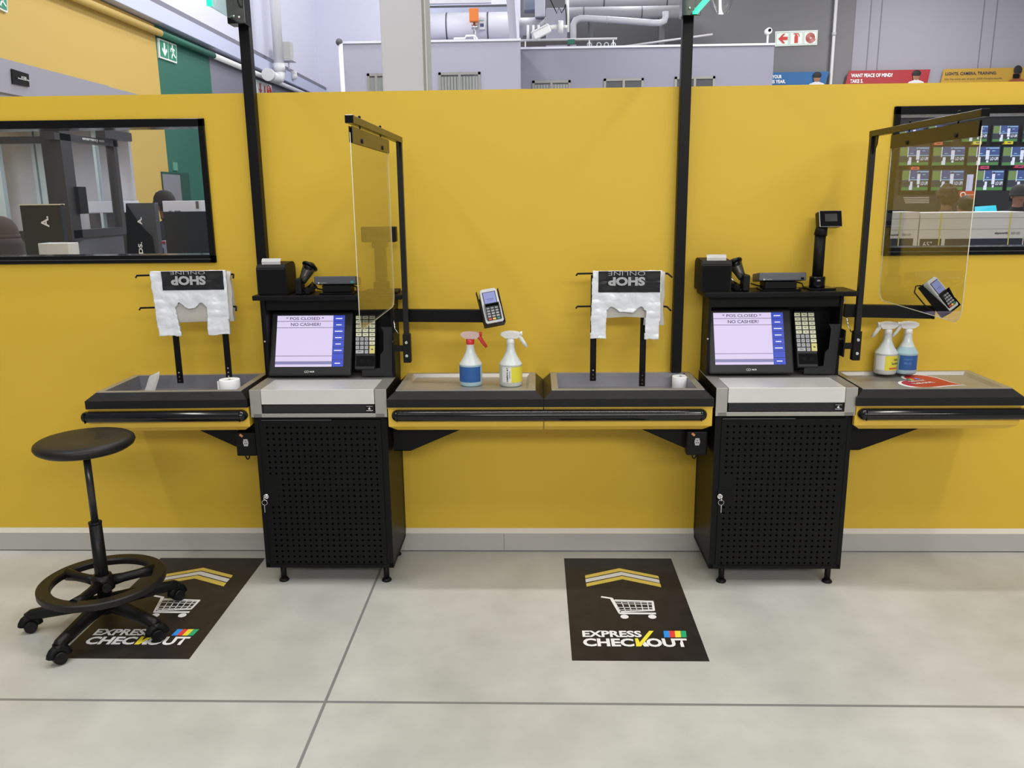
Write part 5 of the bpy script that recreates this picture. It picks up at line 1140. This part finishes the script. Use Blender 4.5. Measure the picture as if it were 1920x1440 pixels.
# ------------------------------------------------------------------ people
def person(x, y, hz, rz, label, cols, hat=None, arm=None, curly=False, scarf=False):
    """one continuous skinned body; hz = height; rz = facing (0 looks to +y)"""
    t = thing('person', label, 'person', (x, y, 0)); k = hz/1.75
    J = [('pelvis', 0, 0, .95, .15), ('belly', 0, 0, 1.08, .14), ('chest', 0, .0, 1.30, .16), ('neck0', 0, 0, 1.46, .075), ('neck', 0, .005, 1.53, .055), ('head', 0, .02, 1.62, .088), ('crown', 0, .01, 1.70, .072)]
    E_ = [(0, 1), (1, 2), (2, 3), (3, 4), (4, 5), (5, 6)]
    vs = [V(j[1:4]) for j in J]; rd = [j[4] for j in J]
    for s in (-1, 1):
        b0 = len(vs); up_ = arm and s == arm
        vs += [V((s*.17, 0, 1.40)), V((s*.22, -.01 if not up_ else .10, 1.14 if not up_ else 1.20)), V((s*.21, .12, .98)) if not up_ else V((s*.16, .33, 1.18)), V((s*.20, .18, .92)) if not up_ else V((s*.14, .41, 1.18))]
        rd += [.062, .045, .034, .030]; E_ += [(2, b0), (b0, b0+1), (b0+1, b0+2), (b0+2, b0+3)]
        for q in range(5):
            base = vs[b0+3]; b2 = len(vs); o = (q-2)*.016
            if q == 0: vs += [base+V((-s*.035, .01, .0)), base+V((-s*.05, .03, -.01))]
            else: vs += [base+V((o, .05, -.025)), base+V((o*1.1, .075, -.055+abs(q-2)*.006))]
            rd += [.010, .008]; E_ += [(b0+3, b2), (b2, b2+1)]
        b1 = len(vs); vs += [V((s*.10, 0, .88)), V((s*.11, .01, .50)), V((s*.11, -.02, .09)), V((s*.12, .12, .045))]; rd += [.095, .062, .045, .040]; E_ += [(0, b1), (b1, b1+1), (b1+1, b1+2), (b1+2, b1+3)]
    me = bpy.data.meshes.new('body'); M = Matrix.Rotation(rz, 4, 'Z') @ Matrix.Diagonal((k, k, k, 1))
    me.from_pydata([v for v in vs], E_, []); o = bpy.data.objects.new('tmp', me); COL.objects.link(o)
    md = o.modifiers.new('s', 'SKIN'); 
    for i, sv in enumerate(me.skin_vertices[0].data): sv.radius = (rd[i]*(1.25 if i in (0, 1, 2) else 1), rd[i]*(.85 if i in (0, 1, 2) else 1)); sv.use_root = (i == 0)
    o.modifiers.new('u', 'SUBSURF').levels = 2
    dg = bpy.context.evaluated_depsgraph_get(); m2 = bpy.data.meshes.new_from_object(o.evaluated_get(dg)); bpy.data.objects.remove(o)
    for c in cols: m2.materials.append(c)
    for p in m2.polygons:
        z = p.center.z; p.use_smooth = True; hand = abs(p.center.x) > .12 and ((z < .93 and z > .6 and p.center.y > .12) or p.center.y > .36)
        p.material_index = 0 if z > 1.49 or hand else (1 if z > .93 or abs(p.center.x) > .2 else 2)
    bm2 = bmesh.new(); bm2.from_mesh(m2)
    for v in bm2.verts:   # brow, nose and chin on the face
        if v.co.z > 1.5 and v.co.y > .06:
            dzz = v.co.z-1.615
            if abs(v.co.x) < .018 and abs(dzz) < .03: v.co.y += .018
    bm2.to_mesh(m2); bm2.free(); m2.transform(M)
    b = bpy.data.objects.new('body', m2); COL.objects.link(b); b.parent = t
    def add(name, mb, m_): mb.bm.transform(M) if hasattr(mb.bm, 'transform') else bmesh.ops.transform(mb.bm, matrix=M, verts=mb.bm.verts[:]); return mb.build(name, m_, t, True)
    for s in (-1, 1):
        mb = MB(); mb.sphere((s*.088, .02, 1.625), .026, .4, .8, 1.2, 10); add('ear', mb, cols[0])
        mb = MB(); mb.sphere((s*.032, .100, 1.635), .011, n=8); add('eye', mb, ink)
    mb = MB(); mb.sphere((0, .100, 1.578), .022, 1.1, .4, .3, 8); add('mouth', mb, mat('lips', (.2, .06, .05), .5))
    if hat:
        mb = MB(); mb.lathe([(.108, 1.630), (.110, 1.665), (.104, 1.70), (.080, 1.745), (.04, 1.768), (0, 1.775)], (0, .012, 0), 28); mb.lathe([(.104, 1.625), (.114, 1.628), (.114, 1.655), (.108, 1.658)], (0, .012, 0), 28)
        if hat[1]: mb.prism([(-.07, .09, 1.645), (-.05, .17, 1.63), (0, .195, 1.625), (.05, .17, 1.63), (.07, .09, 1.645)], (0, 0, .008))
        add('cap', mb, hat[0])
        if scarf: mb = MB(); mb.lathe([(.10, 1.47), (.135, 1.49), (.14, 1.53), (.128, 1.565), (.132, 1.59), (.122, 1.63), (.10, 1.635)], (0, .0, 0), 28); add('scarf', mb, mat('scarf_brown', (.035, .025, .022), .9))
        mb = MB(); mb.lathe([(.100, 1.56), (.102, 1.63)], (0, .0, 0), 20, R(200), R(340)); add('hair', mb, hairm)
    else:
        mb = MB(); g = bmesh.ops.create_icosphere(mb.bm, subdivisions=4, radius=.125 if curly else .108, matrix=Matrix.Translation((0, -.012, 1.675)))
        for v in g['verts']:
            n = noise.noise(v.co*22)*(.035 if curly else .008); v.co += (v.co-V((0, -.012, 1.675))).normalized()*n
        bmesh.ops.delete(mb.bm, geom=[v for v in mb.bm.verts if v.co.y > .06 and v.co.z < 1.67], context='VERTS')
        for f in mb.bm.faces: f.smooth = True
        add('hair', mb, hairm if not curly else mat('hair_brown', (.05, .03, .02), .8))
    return t
navy = mat('cloth_navy', (.01, .014, .022), .8); dk = mat('cloth_charcoal', (.02, .02, .022), .8); br2 = mat('cloth_brown', (.07, .045, .035), .85); ol = mat('cloth_olive', (.06, .065, .05), .85)
q = PY(4, 440, 1.0)
person(q.x-.02, 1.0, PY(4, 404, 1.0).z*.986, R(10), 'person in a brown knitted cap close behind the left window, seen from behind', [skin, ol, dk], (mat('cap_brown', (.055, .035, .03), .9), False), scarf=True)
q = PY(312, 400, 5.2); person(q.x, 5.2, PY(312, 364, 5.2).z+.02, R(60), 'person in a dark cap and navy jacket behind the white carton', [skin, navy, dk], (mat('cap_charcoal', (.03, .027, .025), .9), True), -1)
q = PY(1775, 380, 7.0); person(q.x, 7.0, PY(1775, 357, 7.0).z+.02, R(-20), 'person with big curly brown hair beyond the television cartons', [skin, mat('cloth_grey', (.12, .11, .11), .8), dk], None, None, True)
q = PY(1808, 385, 7.6); person(q.x, 7.6, PY(1808, 374, 7.6).z+.02, R(20), 'person with short black hair beside the lit blue screen', [skin, dk, dk], None, None, False)
q = PY(1908, 380, 7.4); person(q.x, 7.4, 1.78, R(170), 'person in black clothing at the right edge behind the cartons', [skin, mat('cloth_black', (.008, .008, .009), .9), dk], (MATS['cap_charcoal'], False))

# ------------------------------------------------------------------ television wall seen through the right window
bx = mat('display_wall_black', (.010, .010, .013), .5)
TY = 17.2
a, b_ = PY(1600, 222, TY+.12), PY(2060, 360, TY+.12)
t = thing('television_wall', 'black display wall carrying rows of televisions', 'display wall', (a.x+3, TY+.15, 0)); mb = MB(); mb.box(a.x, b_.x+1, TY+.12, TY+.4, 0, a.z); mb.build('backing', bx, t)
mb = MB(); mb.box(a.x, b_.x+1, TY+.05, TY+.12, PY(1700, 217, TY).z-.02, PY(1700, 212, TY).z); mb.build('header_rail', mat('rail_grey', '#8C8C90', .5), t)
mb = MB(); q0, q1 = PY(1674, 352, TY), PY(1760, 392, TY); mb.box(a.x, b_.x+1, TY+.0, TY+.12, .3, PY(1700, 366, TY).z); mb.build('lower_board', mat('lower_board', (.03, .028, .03), .5), t)
mb = MB()
for i in range(4): v = 370+i*3.2; p, q = PY(1694+i, v, TY-.005), PY(1742, v+.9, TY-.005); mb.box(p.x, q.x, TY-.006, TY, q.z, p.z)
mb.build('printed_lines', mat('print_pale', '#B8B0A8', .6), t)
E = lambda n, c, s=1.0: mat('tv_'+n, (.01, .01, .01), .3, emit=c, es=s)
tvm = [bx, E('crowd', '#4A5E9C', .9), E('board', '#3A404A', .9), E('pitch', '#4F8A4C', 1), E('white', '#E6EAFF', 1.1), E('goal', '#7E9A5A', .9), E('sky', '#9CC4E8', 1)]
def tv(u0, u1, v0, v1, label, var=0):
    a, b_ = PY(u0, v1, TY), PY(u1, v0, TY); w_, h_ = b_.x-a.x, b_.z-a.z
    t = thing('television', label, 'television', ((a.x+b_.x)/2, TY+.05, a.z), 'televisions on the display wall')
    mb = MB(); mb.box(a.x-.02, b_.x+.02, TY+.02, TY+.1, a.z-.02, b_.z+.02, .006); mb.build('case', bx, t)
    mb = MB()
    def rc(x0, y0, x1, y1, mi, o): mb.mi = mi; p = [(a.x+w_*x, TY+.02-o, a.z+h_*y) for x, y in ((x0, y0), (x1, y0), (x1, y1), (x0, y1))]; mb.face(p)
    rc(0, 0, 1, .16, 3, .002); rc(0, .16, 1, .50, 2, .002); rc(0, .50, 1, 1, 1, .002); rc(0, .52, .28, .98, 5, .003); rc(.28, .50, 1, .55, 6, .003); rc(.55, .90, .98, .96, 6, .003)
    for i in range(3): rc(.36+.2*i, .62+.07*i, .46+.2*i, .66+.07*i, 6, .003)
    rc(.26, .45, .29, 1, 4, .003)
    rc(.57, .30, .68, .82, 4, .004); rc(.60, .82, .66, .92, 2, .004); rc(.60, .14, .67, .26, 4, .004); rc(.29, .02, .41, .24, 4, .004); rc(.32, .24, .41, .44, 4, .004)
    sc = mb.build('screen', tvm, t)
    textmesh('LO UPI', V((a.x+w_*.72, TY+.014, a.z+h_*.26)), (1, 0, 0), (0, 0, 1), w_*.26, h_*.18, tvm[4], t, bold=.03)
    return t
RW = [(235, 265.5, [(1685, 1733, 'leftmost television of the top row'), (1740, 1790, 'second television from the left in the top row'), (1804, 1854, 'television under the end of the right overhead arm in the top row'), (1861, 1911, 'television right of the arm end in the top row'), (1918, 1968, 'television cut by the picture edge in the top row')]),
      (275, 310, [(1686, 1744, 'leftmost television of the middle row'), (1748, 1811, 'second television from the left in the middle row'), (1814, 1876, 'television crossed by the acrylic edge in the middle row'), (1879, 1940, 'television cut by the picture edge in the middle row')]),
      (319, 357, [(1690, 1743, 'leftmost television of the bottom row'), (1746, 1809, 'second television from the left in the bottom row'), (1829, 1884, 'television right of the acrylic edge in the bottom row'), (1888, 1950, 'television cut by the picture edge in the bottom row')])]
for v0, v1, L_ in RW:
    for u0, u1, lab in L_: tv(u0, u1, v0, v1, lab)
for i, (u, v, c, lab) in enumerate([(1760, 269, '#C8604E', 'orange price ticket above the second middle row television'), (1833, 268, '#E0D060', 'yellow price ticket crossed by the acrylic edge'), (1892, 267.5, '#E0CE30', 'yellow price ticket right of the acrylic edge'), (1716, 315.5, '#D0604E', 'red price ticket above the leftmost bottom row television'), (1847, 314, '#C04468', 'pink price ticket above the television right of the acrylic edge'), (1912, 312, '#C04468', 'pink price ticket at the right picture edge')]):
    a, b_ = PY(u-8, v+3, TY-.02), PY(u+8, v-3, TY-.02); mb = MB(); mb.box(a.x, b_.x, TY-.02, TY+.12, a.z, b_.z); mb.mi = 1; mb.box(a.x+.06, b_.x-.05, TY-.022, TY-.02, a.z+.03, a.z+.05)
    rebase(tag(mb.build('price_ticket', [mat('ticket'+c, c, .5), ink]), lab, 'price ticket', 'price tickets on the display wall'), (a.x, TY, a.z))
a, b_ = PY(1815, 358, TY), PY(1825, 327, TY); mb = MB(); mb.box(a.x, b_.x, TY-.02, TY+.12, a.z, b_.z); rebase(tag(mb.build('lit_tablet', mat('lit_panel', (.1, .1, .1), .4, emit='#CDD2FF', es=1)), 'narrow glowing white panel left of the acrylic edge', 'panel'), (a.x, TY, a.z))
def redsign(u0, u1, v0, v1, y, label, col, txt=None):
    a, b_ = PY(u0, v1, y), PY(u1, v0, y); t = thing('red_sign', label, 'sign', (a.x, y, a.z)); mb = MB(); mb.box(a.x, b_.x, y, y+.05, a.z, b_.z); mb.build('sign_panel', mat('rs'+col, col, .5), t); mb = MB(); mb.box((a.x+b_.x)/2-.02, (a.x+b_.x)/2+.02, y+.02, y+.06, 0, a.z); mb.build('stand_post', darkgrey, t)
    if txt: textmesh(txt, V((a.x+(b_.x-a.x)*.35, y-.004, a.z+(b_.z-a.z)*.55)), (1, 0, 0), (0, 0, 1), (b_.x-a.x)*.5, (b_.z-a.z)*.2, dw, t)
    mb = MB(); mb.tube([V((a.x+(b_.x-a.x)*.2+.05*math.cos(q), y-.005, a.z+(b_.z-a.z)*.62+.05*math.sin(q))) for q in [2*PI*i/12 for i in range(12)]], .012, 5, True); mb.build('ring_mark', dw, t)
redsign(1798, 1831, 358, 377, 14, 'orange red counter sign behind the people', '#C8452C', 'vodacom'); redsign(1664, 1675, 369, 396, 12, 'narrow red upright sign at the left end of the cartons', '#C03A34')
t = thing('lit_laptop', 'bright cyan lit screen behind the cartons', 'screen', PY(1855, 398, 11.1)); a, b_ = PY(1828, 398, 11.1), PY(1871, 385, 11.1)
mb = MB(); mb.prism([(a.x, 11.1, a.z), (b_.x, 11.1, a.z), (b_.x, 11.16, b_.z), (a.x+.02, 11.16, b_.z-.02)], (0, .01, 0)); mb.build('screen', mat('cyan_screen', (.02, .1, .1), .3, emit='#10C8E8', es=1), t)
mb = MB(); mb.box(a.x-.05, b_.x+.1, 11.02, 11.1, a.z-.025, a.z); mb.build('base', white, t)
t, a, b_ = panel('sales_desk', 'long brown sales desk behind the cartons', 'desk', 1660, 1990, 399.5, 11.0, .6, mat('desk_tan', (.16, .13, .10), .6))
mb = MB(); p, q = PY(1834, 358, 13), PY(1895, 398, 13); mb.box(p.x, PY(1990, 358, 13).x, 13, 13.1, 0, p.z); rebase(tag(mb.build('black_partition', bx), 'black partition right of the acrylic edge below the televisions', 'partition'), (p.x, 13, 0))
# television cartons
YC = 6.0
cw = mat('carton_white', '#D6D2D0', .6); cb = mat('carton_picture', (.012, .014, .035), .35); tape = mat('strap_yellow', '#D0CC60', .5)
def carton(u0, u1, pics, straps, label, brand):
    a, b_ = PY(u0, 398, YC), PY(u1, 398, YC); zt = (a.z+b_.z)/2
    t = thing('television_carton', label, 'carton', ((a.x+b_.x)/2, YC, 0), 'upright television cartons')
    mb = MB(); mb.box(a.x, b_.x, YC, YC+.45, 0, zt, .004); mb.build('carton', cw, t)
    for v in (409, 430):
        z = PY(1800, v, YC).z; mb = MB(); mb.box(a.x, b_.x, YC-.003, YC, z-.002, z+.002); mb.build('flap_line', mat('flap_grey', '#A09C9C', .6), t)
    for p0, p1 in pics:
        p, q = PY(p0, 448, YC), PY(p1, 448, YC); mb = MB(); mb.box(p.x, q.x, YC-.004, YC, .2, p.z); mb.build('picture_panel', cb, t)
    for s in straps:
        p = PY(s, 430, YC); mb = MB(); mb.box(p.x-.006, p.x+.006, YC-.009, YC-.004, .0, zt); mb.build('packing_strap', tape, t)
    for kind, x0, x1, v0, v1 in brand:
        p, q = PY(x0, v1, YC-.006), PY(x1, v0, YC-.006); textmesh(kind, V((p.x, YC-.006, p.z)), (1, 0, 0), (0, 0, 1), q.x-p.x, q.z-p.z, dw if kind.startswith('65') else ink, t, bold=.04 if kind == 'skyworth' else .0)
carton(1600, 1725, [(1605, 1712)], [1686], 'television carton at the left edge of the right window', [('skyworth', 1661, 1686, 438.5, 443.5), ('E20 LED', 1692, 1708, 438, 442.5)])
carton(1727, 1926, [(1725, 1765), (1772, 1917)], [1762, 1892], 'television carton marked 65 inch in the right window', [('skyworth', 1865, 1890, 435, 440), ('E20 LED', 1896, 1913, 435, 439.5), ('65"', 1730, 1747, 453, 463)])
